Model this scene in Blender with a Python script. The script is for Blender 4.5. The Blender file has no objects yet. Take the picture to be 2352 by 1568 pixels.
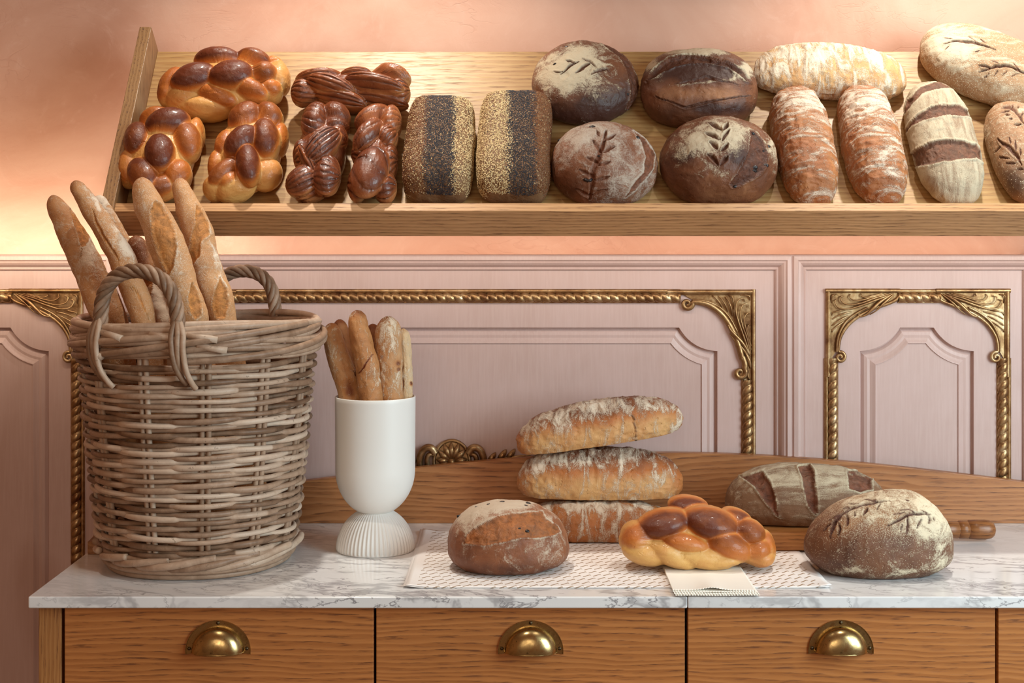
import bpy, bmesh, math, random
import numpy as np
from mathutils import Vector, Matrix

random.seed(7)
rng = np.random.default_rng(7)
SC = bpy.context.scene
COL = SC.collection
PI = math.pi

# ------------------------------------------------------------------ camera
# A level 50 mm shift-lens view of the bakery counter, eye height 1.455 m.
F = 3267.0            # focal length in pixels for a 2352 px wide frame
EYE = 1.455
HX, HY = 1176.0, 537.0   # where the view axis meets the frame (horizon row)
cam_data = bpy.data.cameras.new('camera')
cam_data.lens = 50.0
cam_data.sensor_width = 36.0
cam_data.shift_y = -(784.0 - HY) / 2352.0
cam_data.clip_start = 0.05
cam = bpy.data.objects.new('camera', cam_data)
cam.location = (0, 0, EYE)
cam.rotation_euler = (PI / 2, 0, 0)
COL.objects.link(cam)
SC.camera = cam

# ------------------------------------------------------------------ world, view
w = bpy.data.worlds.new('world')
SC.world = w
w.use_nodes = True
w.node_tree.nodes['Background'].inputs[0].default_value = (1.0, 0.43, 0.19, 1)
w.node_tree.nodes['Background'].inputs[1].default_value = 0.21
SC.view_settings.view_transform = 'Standard'
SC.view_settings.look = 'None'
SC.view_settings.exposure = 0.0
SC.view_settings.gamma = 1.0
SC.view_settings.use_curve_mapping = False


def look_at(o, target):
    d = Vector(target) - o.location
    o.rotation_euler = d.to_track_quat('-Z', 'Y').to_euler()


def area(name, loc, target, sx, sy, power, color):
    l = bpy.data.lights.new(name, 'AREA')
    l.shape = 'RECTANGLE'
    l.size = sx; l.size_y = sy; l.energy = power; l.color = color
    o = bpy.data.objects.new(name, l)
    o.location = loc
    COL.objects.link(o)
    look_at(o, target)
    return o


def spot(name, loc, target, power, angle, blend, color, r=0.03):
    l = bpy.data.lights.new(name, 'SPOT')
    l.energy = power; l.spot_size = math.radians(angle); l.spot_blend = blend
    l.color = color; l.shadow_soft_size = r
    o = bpy.data.objects.new(name, l)
    o.location = loc
    COL.objects.link(o)
    look_at(o, target)
    return o


# daylight from the shop window at the right, in front of the counter
area('window_daylight', (2.05, 0.75, 1.75), (0.45, 2.6, 1.05), 1.3, 1.5, 68, (0.72, 0.93, 1.0))
# added warm fill from behind the camera, lifting the front and left side
area('warm_front_fill', (-0.5, -1.9, 2.1), (0.0, 2.6, 1.15), 1.8, 1.4, 27, (1.0, 0.84, 0.66))
# two ceiling downlights above the shelf, then two added fill spots
SPOTC = (1.0, 0.95, 0.84)
spot('overhead_spot', (-0.30, 2.50, 2.72), (-0.30, 2.70, 1.80), 72, 66, 0.9, SPOTC)
spot('overhead_spot', (0.86, 2.50, 2.72), (0.86, 2.70, 1.80), 78, 66, 0.9, SPOTC)
spot('overhead_spot', (-0.45, 1.75, 2.9), (-0.35, 2.42, 0.95), 27, 52, 0.9, (1.0, 0.90, 0.76))  # added fill from overhead, brightens the left of the worktop
spot('overhead_spot', (0.65, 1.75, 2.9), (0.65, 2.42, 0.95), 27, 52, 0.9, (1.0, 0.94, 0.86))  # added fill again, for the right of the worktop
# LED tape in the ledge behind the panelling and under the back of the shelf, washing the plaster
area('led_tape_light', (-1.35, 2.782, 1.388), (-1.35, 2.86, 1.60), 1.7, 0.012, 2.5, (1.0, 0.94, 0.82))
area('led_tape_light', (0.60, 2.782, 1.388), (0.60, 2.86, 1.60), 2.1, 0.012, 1.0, (1.0, 0.80, 0.60))
area('led_tape_light', (-1.02, 2.60, 1.440), (-1.02, 2.86, 1.50), 0.62, 0.02, 1.4, (1.0, 0.84, 0.62))
area('led_tape_light', (0.30, 2.60, 1.440), (0.30, 2.86, 1.45), 1.9, 0.02, 1.5, (1.0, 0.93, 0.80))

# ------------------------------------------------------------------ pixel helpers
def at(px, py, Y):
    """a point of the place seen at this row/column of the photograph, Y metres away"""
    return np.array([(px - HX) * Y / F, Y, EYE - (py - HY) * Y / F])


def project(P):
    return np.stack([HX + P[:, 0] / P[:, 1] * F, HY - (P[:, 2] - EYE) / P[:, 1] * F], 1)


def Zm(ox, oy, s):
    return lambda x, y: (ox + x / s, oy + y / s)


# ------------------------------------------------------------------ noise (numpy)
def _h(ix, iy, iz, seed):
    h = (ix * 374761393 + iy * 668265263 + iz * 2147483647 + seed * 974711) & 0xFFFFFFFF
    h = ((h ^ (h >> 13)) * 1274126177) & 0xFFFFFFFF
    h = ((h ^ (h >> 16)) * 2246822519) & 0xFFFFFFFF
    return ((h ^ (h >> 15)) & 0xFFFFFF) / float(0xFFFFFF)


def vnoise(P, seed=0):
    P = np.asarray(P, float)
    i = np.floor(P).astype(np.int64)
    f = P - i
    f = f * f * f * (f * (f * 6 - 15) + 10)
    r = 0
    for dx in (0, 1):
        wx = f[:, 0] if dx else 1 - f[:, 0]
        for dy in (0, 1):
            wy = f[:, 1] if dy else 1 - f[:, 1]
            for dz in (0, 1):
                wz = f[:, 2] if dz else 1 - f[:, 2]
                r = r + wx * wy * wz * _h(i[:, 0] + dx, i[:, 1] + dy, i[:, 2] + dz, seed)
    return r * 2 - 1


def fbm(P, octv=4, seed=0, gain=0.5):
    a, s, r, t = 1.0, 1.0, 0.0, 0.0
    for k in range(octv):
        r = r + a * vnoise(P * s + 17.3 * k, seed + k)
        t += a
        a *= gain; s *= 2.03
    return r / t


def sstep(a, b, x):
    t = np.clip((x - a) / (b - a), 0, 1)
    return t * t * (3 - 2 * t)


# ------------------------------------------------------------------ mesh helpers
def mk(name, V, Q, mat=None, parent=None, attrs=None, smooth=True, link=True):
    """one mesh object from numpy vertices and a face list (quads array or list of arrays)"""
    me = bpy.data.meshes.new(name)
    V = np.asarray(V, np.float32)
    if not isinstance(Q, (list, tuple)):
        Q = [Q]
    Q = [np.asarray(q, np.int32) for q in Q if len(q)]
    nl = sum(q.size for q in Q)
    nf = sum(len(q) for q in Q)
    me.vertices.add(len(V))
    me.vertices.foreach_set('co', V.ravel())
    me.loops.add(nl)
    me.loops.foreach_set('vertex_index', np.concatenate([q.ravel() for q in Q]))
    me.polygons.add(nf)
    starts, c = [], 0
    for q in Q:
        starts.append(c + np.arange(len(q)) * q.shape[1])
        c += q.size
    me.polygons.foreach_set('loop_start', np.concatenate(starts).astype(np.int32))
    me.update(calc_edges=True)
    me.polygons.foreach_set('use_smooth', np.full(nf, bool(smooth)))
    if attrs:
        for k, a in attrs.items():
            at_ = me.attributes.new(k, 'FLOAT', 'POINT')
            at_.data.foreach_set('value', np.asarray(a, np.float32))
    me.update()
    if mat:
        me.materials.append(mat)
    o = bpy.data.objects.new(name, me)
    if link:
        COL.objects.link(o)
    if parent:
        o.parent = parent
    return o


def empty(name, loc=(0, 0, 0)):
    o = bpy.data.objects.new(name, None)
    o.empty_display_size = 0.05
    o.location = loc
    COL.objects.link(o)
    return o


def tag(o, label, cat, group=None, kind=None):
    o['label'] = label
    o['category'] = cat
    if group:
        o['group'] = group
    if kind:
        o['kind'] = kind
    return o


def struct(o, label, cat):
    return tag(o, label, cat, kind='structure')


def move_origin(o, loc):
    """put the origin of a world-space mesh (or child of an unmoved empty) at loc"""
    loc = Vector(loc)
    o.data.transform(Matrix.Translation(-loc))
    o.location = loc
    return o


class MB:
    """collects simple shapes into one mesh"""
    def __init__(self):
        self.V, self.Q, self.T, self.n, self.N = [], [], [], 0, []

    def add(self, V, Q, tone=None):
        V = np.asarray(V, float)
        for q in (Q if isinstance(Q, (list, tuple)) else [Q]):
            q = np.asarray(q)
            if len(q):
                self.Q.append(q + self.n)
        self.V.append(V)
        self.T.append(np.full(len(V), 0.5 if tone is None else tone))
        self.n += len(V)
        return self

    def box(self, x0, x1, y0, y1, z0, z1, tone=None):
        V = [(x, y, z) for x in (x0, x1) for y in (y0, y1) for z in (z0, z1)]
        Q = [(0, 1, 3, 2), (4, 6, 7, 5), (0, 4, 5, 1), (2, 3, 7, 6), (0, 2, 6, 4), (1, 5, 7, 3)]
        return self.add(V, np.array(Q), tone)

    def tube(self, pts, r, ns=8, tone=None, closed=False, cap=True):
        V, Q = tube(pts, r, ns, closed, cap)
        return self.add(V, Q, tone)

    def build(self, name, mat, parent=None, smooth=True, bevel=None, seg=2):
        Qs = {}
        for q in self.Q:
            Qs.setdefault(q.shape[1], []).append(q)
        o = mk(name, np.concatenate(self.V), [np.concatenate(v) for v in Qs.values()],
               mat, parent, {'tone': np.concatenate(self.T)}, smooth)
        if bevel:
            finish_bevel(o, bevel, seg)
        return o


def finish_bevel(o, wdt, seg=2):
    m = o.modifiers.new('bevel', 'BEVEL')
    m.width = wdt; m.segments = seg; m.limit_method = 'ANGLE'; m.angle_limit = math.radians(40)
    m.harden_normals = False
    w_ = o.modifiers.new('wn', 'WEIGHTED_NORMAL')
    w_.keep_sharp = True
    return o


def tube(pts, r, ns=8, closed=False, cap=True):
    P = np.asarray(pts, float)
    n = len(P)
    r = np.broadcast_to(np.asarray(r, float), (n,))
    if closed:
        T = np.roll(P, -1, 0) - np.roll(P, 1, 0)
    else:
        T = np.gradient(P, axis=0)
    T /= np.linalg.norm(T, axis=1, keepdims=True) + 1e-12
    ref = np.array([0, 0, 1.0]) if abs(T[0][2]) < 0.9 else np.array([1.0, 0, 0])
    N = np.zeros_like(P)
    u = np.cross(T[0], ref); u /= np.linalg.norm(u)
    for i in range(n):
        u = u - T[i] * np.dot(u, T[i])
        u /= np.linalg.norm(u) + 1e-12
        N[i] = u
    if closed:  # use a fixed reference so the seam closes
        N = np.cross(T, np.array([0, 0, 1.0])); N /= np.linalg.norm(N, axis=1, keepdims=True)
    B = np.cross(T, N)
    a = np.arange(ns) * 2 * PI / ns
    V = (P[:, None, :] + r[:, None, None] * (np.cos(a)[None, :, None] * N[:, None, :] + np.sin(a)[None, :, None] * B[:, None, :])).reshape(-1, 3)
    m = n if closed else n - 1
    i = np.arange(m)[:, None]; j = np.arange(ns)[None, :]
    i2 = (i + 1) % n; j2 = (j + 1) % ns
    Q = np.stack([i * ns + j, i * ns + j2, i2 * ns + j2, i2 * ns + j], -1).reshape(-1, 4)
    Qs = [Q]
    if not closed and cap:
        V = np.concatenate([V, P[:1], P[-1:]])
        j = np.arange(ns); j2 = (j + 1) % ns
        Qs.append(np.stack([j2, j, np.full(ns, n * ns)], -1))
        Qs.append(np.stack([(n - 1) * ns + j, (n - 1) * ns + j2, np.full(ns, n * ns + 1)], -1))
        Qs = [Q, np.concatenate(Qs[1:])]
    return V, Qs


def spline(pts, n):
    """Catmull-Rom through points, n samples"""
    P = np.asarray(pts, float)
    P = np.vstack([2 * P[0] - P[1], P, 2 * P[-1] - P[-2]])
    m = len(P) - 3
    t = np.linspace(0, m - 1e-9, n)
    k = t.astype(int); f = (t - k)[:, None]
    a, b, c, d = P[k], P[k + 1], P[k + 2], P[k + 3]
    return 0.5 * (2 * b + (c - a) * f + (2 * a - 5 * b + 4 * c - d) * f ** 2 + (3 * b - a - 3 * c + d) * f ** 3)


def lathe(prof, ns=96, ribs=None):
    """prof: list of (r, z). returns V, Q about the z axis"""
    prof = np.asarray(prof, float)
    a = np.arange(ns) * 2 * PI / ns
    V = np.stack([prof[:, 0][:, None] * np.cos(a), prof[:, 0][:, None] * np.sin(a), np.broadcast_to(prof[:, 1][:, None], (len(prof), ns))], -1)
    if ribs is not None:
        k, amp = ribs
        s = 1 + np.asarray(amp)[:, None] * np.cos(k * a)[None, :]
        V[..., 0] *= s; V[..., 1] *= s
    V = V.reshape(-1, 3)
    n = len(prof)
    i = np.arange(n - 1)[:, None]; j = np.arange(ns)[None, :]; j2 = (j + 1) % ns
    Q = np.stack([i * ns + j, i * ns + j2, (i + 1) * ns + j2, (i + 1) * ns + j], -1).reshape(-1, 4)
    return V, Q


# ------------------------------------------------------------------ materials
class NT:
    def __init__(self, name, rough=0.5, spec=0.5):
        self.m = bpy.data.materials.new(name)
        self.m.use_nodes = True
        self.t = self.m.node_tree
        self.b = self.t.nodes['Principled BSDF']
        self.b.inputs['Roughness'].default_value = rough
        self.b.inputs['Specular IOR Level'].default_value = spec

    def n(self, typ, **kw):
        nd = self.t.nodes.new(typ)
        for k, v in kw.items():
            if k.startswith('i_'):
                nd.inputs[k[2:].replace('_', ' ')].default_value = v
            else:
                setattr(nd, k, v)
        return nd

    def l(self, a, b):
        self.t.links.new(a, b)

    def coord(self, scale=(1, 1, 1), rot=(0, 0, 0), loc=(0, 0, 0)):
        tc = self.n('ShaderNodeTexCoord')
        mp = self.n('ShaderNodeMapping')
        mp.inputs['Scale'].default_value = scale
        mp.inputs['Rotation'].default_value = rot
        mp.inputs['Location'].default_value = loc
        self.l(tc.outputs['Object'], mp.inputs[0])
        return mp.outputs[0]

    def noise(self, vec, scale, detail=4, rough=0.5, dist=0.0, out='Fac'):
        nd = self.n('ShaderNodeTexNoise')
        nd.inputs['Scale'].default_value = scale
        nd.inputs['Detail'].default_value = detail
        nd.inputs['Roughness'].default_value = rough
        nd.inputs['Distortion'].default_value = dist
        self.l(vec, nd.inputs['Vector'])
        return nd.outputs[out]

    def voro(self, vec, scale, out='Distance', feature='F1', rnd=1.0):
        nd = self.n('ShaderNodeTexVoronoi', feature=feature)
        nd.inputs['Scale'].default_value = scale
        nd.inputs['Randomness'].default_value = rnd
        self.l(vec, nd.inputs['Vector'])
        return nd.outputs[out]

    def ramp(self, fac, stops, interp='LINEAR'):
        nd = self.n('ShaderNodeValToRGB')
        cr = nd.color_ramp
        cr.interpolation = interp
        while len(cr.elements) < len(stops):
            cr.elements.new(0.5)
        for e, (p, c) in zip(cr.elements, stops):
            e.position = p
            e.color = (*c, 1) if len(c) == 3 else c
        self.l(fac, nd.inputs[0])
        return nd.outputs[0]

    def math(self, op, a, b=None, c=None, clamp=False):
        nd = self.n('ShaderNodeMath', operation=op)
        nd.use_clamp = clamp
        for k, v in enumerate((a, b, c)):
            if v is None:
                continue
            if isinstance(v, (int, float)):
                nd.inputs[k].default_value = v
            else:
                self.l(v, nd.inputs[k])
        return nd.outputs[0]

    def step(self, x, a, b, lo=0.0, hi=1.0):
        nd = self.n('ShaderNodeMapRange', interpolation_type='SMOOTHSTEP')
        nd.inputs['From Min'].default_value = a
        nd.inputs['From Max'].default_value = b
        nd.inputs['To Min'].default_value = lo
        nd.inputs['To Max'].default_value = hi
        self.l(x, nd.inputs['Value'])
        return nd.outputs[0]

    def mix(self, fac, a, b, blend='MIX'):
        nd = self.n('ShaderNodeMix', data_type='RGBA', blend_type=blend)
        for sock, v in ((nd.inputs[0], fac), (nd.inputs[6], a), (nd.inputs[7], b)):
            if isinstance(v, (int, float)):
                sock.default_value = v
            elif isinstance(v, tuple):
                sock.default_value = (*v, 1) if len(v) == 3 else v
            else:
                self.l(v, sock)
        return nd.outputs[2]

    def attr(self, name):
        nd = self.n('ShaderNodeAttribute', attribute_name=name)
        return nd.outputs['Fac']

    def bump(self, h, strength=0.3, dist=0.001, normal=None):
        nd = self.n('ShaderNodeBump')
        nd.inputs['Strength'].default_value = strength
        nd.inputs['Distance'].default_value = dist
        self.l(h, nd.inputs['Height'])
        if normal is not None:
            self.l(normal, nd.inputs['Normal'])
        return nd.outputs[0]

    def done(self, color=None, rough=None, normal=None, metal=None, coat=None):
        if color is not None:
            if isinstance(color, tuple):
                self.b.inputs['Base Color'].default_value = (*color, 1)
            else:
                self.l(color, self.b.inputs['Base Color'])
        if rough is not None:
            if isinstance(rough, (int, float)):
                self.b.inputs['Roughness'].default_value = rough
            else:
                self.l(rough, self.b.inputs['Roughness'])
        if normal is not None:
            self.l(normal, self.b.inputs['Normal'])
        if metal is not None:
            self.b.inputs['Metallic'].default_value = metal
        if coat is not None:
            self.b.inputs['Coat Weight'].default_value = coat
            self.b.inputs['Coat Roughness'].default_value = 0.12
        return self.m


def srgb(r, g, b):
    f = lambda c: (c / 255 / 12.92) if c / 255 <= 0.04045 else ((c / 255 + 0.055) / 1.055) ** 2.4
    return (f(r), f(g), f(b))


def mat_plaster():
    t = NT('plaster', 0.75, 0.2)
    v = t.coord()
    a = t.noise(v, 2.2, 8, 0.62, 1.2)
    b = t.noise(v, 9, 8, 0.7, 2.5)
    c = t.ramp(a, [(0.3, (0.55, 0.28, 0.190)), (0.5, (0.63, 0.35, 0.25)), (0.72, (0.70, 0.43, 0.32))])
    c2 = t.mix(t.math('MULTIPLY', t.step(b, 0.52, 0.75), 0.4), c, (0.73, 0.46, 0.36))
    # trowel marks
    wv = t.noise(t.coord((1.0, 1.0, 2.4), (0.0, 0.6, 0.0)), 5, 3, 0.5, 3.0)
    line = t.math('ABSOLUTE', t.math('SUBTRACT', wv, 0.5))
    ln = t.math('MULTIPLY', t.step(line, 0.014, 0.0), t.step(t.noise(v, 3, 2), 0.52, 0.66))
    c3 = t.mix(t.math('MULTIPLY', ln, 0.18), c2, (0.46, 0.21, 0.14))
    h = t.math('ADD', t.math('MULTIPLY', b, 0.6), t.math('MULTIPLY', ln, -0.25))
    return t.done(c3, 0.7, t.bump(h, 0.22, 0.004))


def mat_paint(name='painted_panel'):
    t = NT(name, 0.42, 0.4)
    v = t.coord((1.0, 1.0, 0.06))
    a = t.noise(v, 240, 3, 0.6)
    b = t.noise(t.coord(), 5, 5, 0.6, 0.6)
    c = t.ramp(b, [(0.3, (0.50, 0.34, 0.30)), (0.7, (0.56, 0.39, 0.355))])
    c = t.mix(t.math('MULTIPLY', t.step(a, 0.35, 0.75), 0.35), c, (0.61, 0.45, 0.42))
    return t.done(c, 0.45, t.bump(a, 0.06, 0.001))


def mat_oak(name, axis, light=(0.50, 0.30, 0.13), mid=(0.40, 0.21, 0.085), dark=(0.21, 0.10, 0.045), scale=1.0,
            rough=0.42, fig=1.0, rings=1.0):
    """oak with long grain along the given axis (0 x, 1 y, 2 z); fig = how much the grain wanders"""
    t = NT(name, rough, 0.4)
    s = [7.0, 7.0, 7.0]; s[axis] = 1.3
    warp = t.noise(t.coord(tuple(k * scale for k in s)), 0.9, 3, 0.45, 0.4)
    s1 = [40.0, 40.0, 40.0]; s1[axis] = 5.0
    jit = t.noise(t.coord(tuple(k * scale for k in s1)), 1.0, 3, 0.55)
    sp = t.n('ShaderNodeSeparateXYZ')
    t.l(t.coord((scale, scale, scale)), sp.inputs[0])
    across = sp.outputs[0] if axis == 2 else sp.outputs[2]
    g = t.math('ADD', t.math('MULTIPLY', across, 95.0 * rings), t.math('MULTIPLY', warp, 13.0 * fig))
    g = t.math('ADD', g, t.math('MULTIPLY', jit, 1.6))
    saw = t.math('FRACT', g)
    ring = t.math('MULTIPLY', t.step(saw, 0.0, 0.75), t.step(saw, 1.0, 0.90))    # early wood to late wood
    s2 = [70.0, 70.0, 70.0]; s2[axis] = 4.5
    p = t.noise(t.coord(tuple(k * scale for k in s2)), 5.0, 4, 0.6, 0.2)
    f = t.noise(t.coord(tuple(k * scale for k in s1)), 2.6, 5, 0.65, 0.3)
    x = t.math('ADD', t.math('MULTIPLY', t.math('SUBTRACT', 1.0, ring), 0.50), t.math('MULTIPLY', f, 0.62))
    c = t.ramp(x, [(0.25, mid), (0.55, tuple((a + b) / 2 for a, b in zip(light, mid))), (0.85, light)])
    pores = t.step(p, 0.50, 0.66)
    k = t.math('MULTIPLY', pores, t.math('ADD', t.math('MULTIPLY', t.step(saw, 0.2, 0.8), 0.85), 0.12))
    k = t.math('MULTIPLY', k, t.step(warp, 0.25, 0.55, 0.45, 1.0))
    c = t.mix(k, c, dark)
    big = t.noise(t.coord((1, 1, 1)), 4.0, 2, 0.5)
    c = t.mix(t.math('MULTIPLY', t.step(big, 0.4, 0.7), 0.15), c, dark)
    return t.done(c, t.step(p, 0.5, 0.7, rough, rough + 0.18), t.bump(t.math('MULTIPLY', pores, -1.0), 0.12, 0.0008))


def mat_marble():
    t = NT('marble', 0.13, 0.5)
    v = t.coord((1, 1, 1), (0, 0, 0.25))
    warp = t.noise(v, 4.0, 3, 0.5, 0, 'Color')
    off = t.n('ShaderNodeVectorMath', operation='MULTIPLY_ADD')
    t.l(warp, off.inputs[0]); off.inputs[1].default_value = (0.09, 0.09, 0.09)
    t.l(v, off.inputs[2])
    mp = t.n('ShaderNodeMapping')
    mp.inputs['Rotation'].default_value = (0.0, 0.65, 0.5)
    mp.inputs['Scale'].default_value = (1.0, 3.2, 2.0)
    t.l(off.outputs[0], mp.inputs[0])
    n1 = t.noise(mp.outputs[0], 4.2, 5, 0.6, 0.2)
    n2 = t.noise(mp.outputs[0], 9.0, 5, 0.6, 0.3)
    v1 = t.step(t.math('ABSOLUTE', t.math('SUBTRACT', n1, 0.5)), 0.05, 0.0)
    v2 = t.step(t.math('ABSOLUTE', t.math('SUBTRACT', n2, 0.47)), 0.022, 0.0)
    gate = t.step(t.noise(v, 2.3, 3, 0.5), 0.42, 0.62)
    k = t.math('MAXIMUM', t.math('MULTIPLY', v1, 0.60), t.math('MULTIPLY', v2, 0.85))
    k = t.math('MULTIPLY', k, t.math('ADD', t.math('MULTIPLY', gate, 0.9), 0.12))
    cl = t.math('MULTIPLY', t.step(t.noise(mp.outputs[0], 2.4, 5, 0.65), 0.5, 0.75), 0.28)
    base = t.mix(cl, (0.78, 0.78, 0.785), (0.52, 0.50, 0.50))
    c = t.mix(k, base, (0.20, 0.19, 0.205))
    t.b.inputs['Subsurface Weight'].default_value = 0.0
    return t.done(c, 0.12)


def mat_gold(name='gilded_plaster'):
    t = NT(name, 0.38, 0.5)
    v = t.coord()
    a = t.noise(v, 22, 6, 0.65, 0.5)
    b = t.noise(v, 160, 4, 0.6)
    c = t.ramp(a, [(0.32, (0.17, 0.075, 0.032)), (0.5, (0.34, 0.195, 0.085)), (0.74, (0.62, 0.46, 0.27))])
    c = t.mix(t.math('MULTIPLY', t.step(b, 0.62, 0.75), 0.35), c, (0.26, 0.12, 0.08))
    return t.done(c, t.step(b, 0.35, 0.7, 0.3, 0.5), t.bump(b, 0.25, 0.0008), metal=0.85)


def mat_brass():
    t = NT('aged_brass', 0.24, 0.5)
    v = t.coord()
    a = t.noise(v, 60, 5, 0.6, 0.6)
    b = t.noise(v, 320, 2, 0.5)
    c = t.ramp(a, [(0.3, (0.24, 0.15, 0.06)), (0.55, (0.50, 0.36, 0.16)), (0.75, (0.62, 0.47, 0.24))])
    spot_ = t.step(b, 0.69, 0.73)
    c = t.mix(t.math('MULTIPLY', spot_, 0.7), c, (0.05, 0.03, 0.015))
    return t.done(c, t.step(a, 0.35, 0.7, 0.34, 0.20), t.bump(a, 0.08, 0.0006), metal=1.0)


def mat_plain(name, col, rough=0.5, metal=0.0):
    t = NT(name, rough, 0.4)
    a = t.noise(t.coord(), 40, 3, 0.5)
    c = t.mix(t.math('MULTIPLY', a, 0.08), col, tuple(k * 0.6 for k in col))
    return t.done(c, rough, metal=metal)


def mat_wicker():
    t = NT('grey_willow', 0.5, 0.4)
    tone = t.attr('tone')
    v = t.coord()
    a = t.noise(v, 40, 5, 0.65, 0.6)
    f = t.noise(v, 380, 3, 0.6)
    x = t.math('ADD', t.math('MULTIPLY', tone, 0.75), t.math('MULTIPLY', a, 0.55))
    c = t.ramp(x, [(0.20, (0.09, 0.046, 0.024)), (0.45, (0.24, 0.142, 0.086)), (0.70, (0.43, 0.290, 0.200)), (1.0, (0.62, 0.48, 0.37))])
    p = t.step(t.noise(v, 75, 4, 0.7, 1.5), 0.63, 0.67)
    c = t.mix(t.math('MULTIPLY', p, 0.55), c, (0.15, 0.095, 0.055))
    return t.done(c, 0.48, t.bump(t.math('ADD', f, a), 0.25, 0.0008))


def mat_crust(name, pale, mid, dark, flour=(0.75, 0.64, 0.48), cutc=(0.28, 0.11, 0.04), fscale=55.0, fstretch=(1, 1, 1),
              fgrain=700.0, fk=0.9, rough=0.5, bumps=0.5, vary=0.5, speck=0.0, coat=0.0, fsoft=0.12, blister=0.0, stripes=0.0, seedy=0.0,
              streak=False):
    """baked crust; point attributes: bake 0..1 pale to dark, flour 0..1, cut 0..1"""
    t = NT(name, rough, 0.4)
    v = t.coord()
    vs = t.coord(fstretch)
    bake, flr, cut = t.attr('bake'), t.attr('flour'), t.attr('cut')
    n1 = t.noise(v, 24, 6, 0.6, 0.4)
    x = t.math('ADD', bake, t.math('MULTIPLY', t.math('SUBTRACT', n1, 0.5), vary))
    c = t.ramp(x, [(0.0, pale), (0.5, mid), (1.0, dark)])
    if blister:
        bl = t.voro(v, 190, 'Distance')
        c = t.mix(t.math('MULTIPLY', t.step(bl, 0.28, 0.12), blister), c, tuple(k * 0.45 for k in dark))
    cn = t.noise(v, 70, 6, 0.7, 0.8)
    cc = t.ramp(cn, [(0.3, tuple(k * 0.45 for k in cutc)), (0.55, cutc), (0.8, tuple(min(1, k * 1.7) for k in cutc))])
    c = t.mix(cut, c, cc)
    f1 = t.noise(vs, fscale, 8, 0.68, 1.1)
    f2 = t.noise(v, fgrain, 3, 0.6)
    val = t.math('ADD', flr, t.math('MULTIPLY', t.math('SUBTRACT', f1, 0.5), fk * 2.0))
    val = t.math('ADD', val, t.math('MULTIPLY', t.math('SUBTRACT', f2, 0.5), fk * 0.9))
    fm = t.step(val, 0.5 - fsoft, 0.5 + fsoft)
    fm = t.math('MULTIPLY', fm, t.step(flr, 0.02, 0.15))
    if speck:
        sp = t.voro(v, speck, 'Distance', rnd=1.0)
        spc = t.n('ShaderNodeTexVoronoi'); spc.inputs['Scale'].default_value = speck
        t.l(v, spc.inputs['Vector'])
        keep = t.math('LESS_THAN', t.n_sep(spc.outputs['Color']), t.math('ADD', t.math('MULTIPLY', t.attr('speck'), 0.95), t.math('MULTIPLY', t.math('SUBTRACT', n1, 0.5), t.math('MULTIPLY', t.attr('speck'), 1.6))))
        spk = t.math('MULTIPLY', t.step(sp, 0.42, 0.26), keep)
        fm = t.math('MAXIMUM', fm, spk)
    fm = t.math('MULTIPLY', fm, t.math('SUBTRACT', 1.0, t.math('MULTIPLY', cut, 0.93)))
    fm2 = t.math('MULTIPLY', fm, 0.86)
    c = t.mix(fm2, c, flour)
    h = t.math('ADD', t.math('MULTIPLY', n1, 0.5), t.math('MULTIPLY', f1, 0.9))
    h = t.math('ADD', h, t.math('MULTIPLY', f2, 0.22))
    h = t.math('ADD', h, t.math('MULTIPLY', fm, 0.25))
    pit = t.step(t.noise(v, 120, 2, 0.5), 0.66, 0.72)
    h = t.math('ADD', h, t.math('MULTIPLY', pit, -0.5))
    h = t.math('ADD', h, t.math('MULTIPLY', t.math('MULTIPLY', cn, cut), 2.6))
    rg = t.mix(fm, (rough, rough, rough), (0.85, 0.85, 0.85))
    return t.done(c, rg, t.bump(h, bumps, 0.0035), coat=coat)


def _nsep(self, col):
    s = self.n('ShaderNodeSeparateColor')
    self.l(col, s.inputs[0])
    return s.outputs[0]


NT.n_sep = _nsep

M = {}
M['plaster'] = mat_plaster()
M['paint'] = mat_paint()
M['gold'] = mat_gold()
M['brass'] = mat_brass()
M['marble'] = mat_marble()
M['oak_drawer'] = mat_oak('oak_drawer', 0, (0.52, 0.205, 0.060), (0.38, 0.135, 0.037), (0.14, 0.045, 0.014), 1.0, 0.4, 1.0)
M['oak_stile'] = mat_oak('oak_stile', 2, (0.46, 0.22, 0.075), (0.37, 0.16, 0.05), (0.15, 0.055, 0.02), 1.3, 0.42, 0.35, 1.3)
M['oak_shelf'] = mat_oak('oak_shelf', 0, (0.52, 0.33, 0.15), (0.43, 0.25, 0.105), (0.23, 0.12, 0.055), 1.0, 0.42, 0.35)
M['oak_side'] = mat_oak('oak_side', 1, (0.36, 0.17, 0.065), (0.28, 0.12, 0.042), (0.14, 0.055, 0.02), 1.0, 0.42, 0.5)
M['oak_lip'] = mat_oak('oak_lip', 0, (0.60, 0.33, 0.15), (0.45, 0.23, 0.095), (0.19, 0.085, 0.035), 1.2, 0.42, 0.35, 1.6)
M['oak_back'] = mat_oak('oak_upstand', 0, (0.46, 0.20, 0.076), (0.34, 0.13, 0.044), (0.13, 0.046, 0.017), 0.9, 0.36, 1.1)
M['oak_board'] = mat_oak('oak_board', 0, (0.50, 0.22, 0.065), (0.38, 0.15, 0.042), (0.15, 0.06, 0.02), 1.4, 0.4, 0.4)
M['oak_handle'] = mat_oak('oak_handle', 0, (0.30, 0.115, 0.035), (0.22, 0.078, 0.023), (0.09, 0.032, 0.012), 1.5, 0.32, 0.4)
M['dark_gap'] = mat_plain('cabinet_inside', (0.012, 0.009, 0.007), 0.8)
M['wicker'] = mat_wicker()
M['floor'] = mat_oak('floor_oak', 0, (0.30, 0.17, 0.09), (0.24, 0.13, 0.06), (0.12, 0.06, 0.03), 0.4, 0.5)

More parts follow.
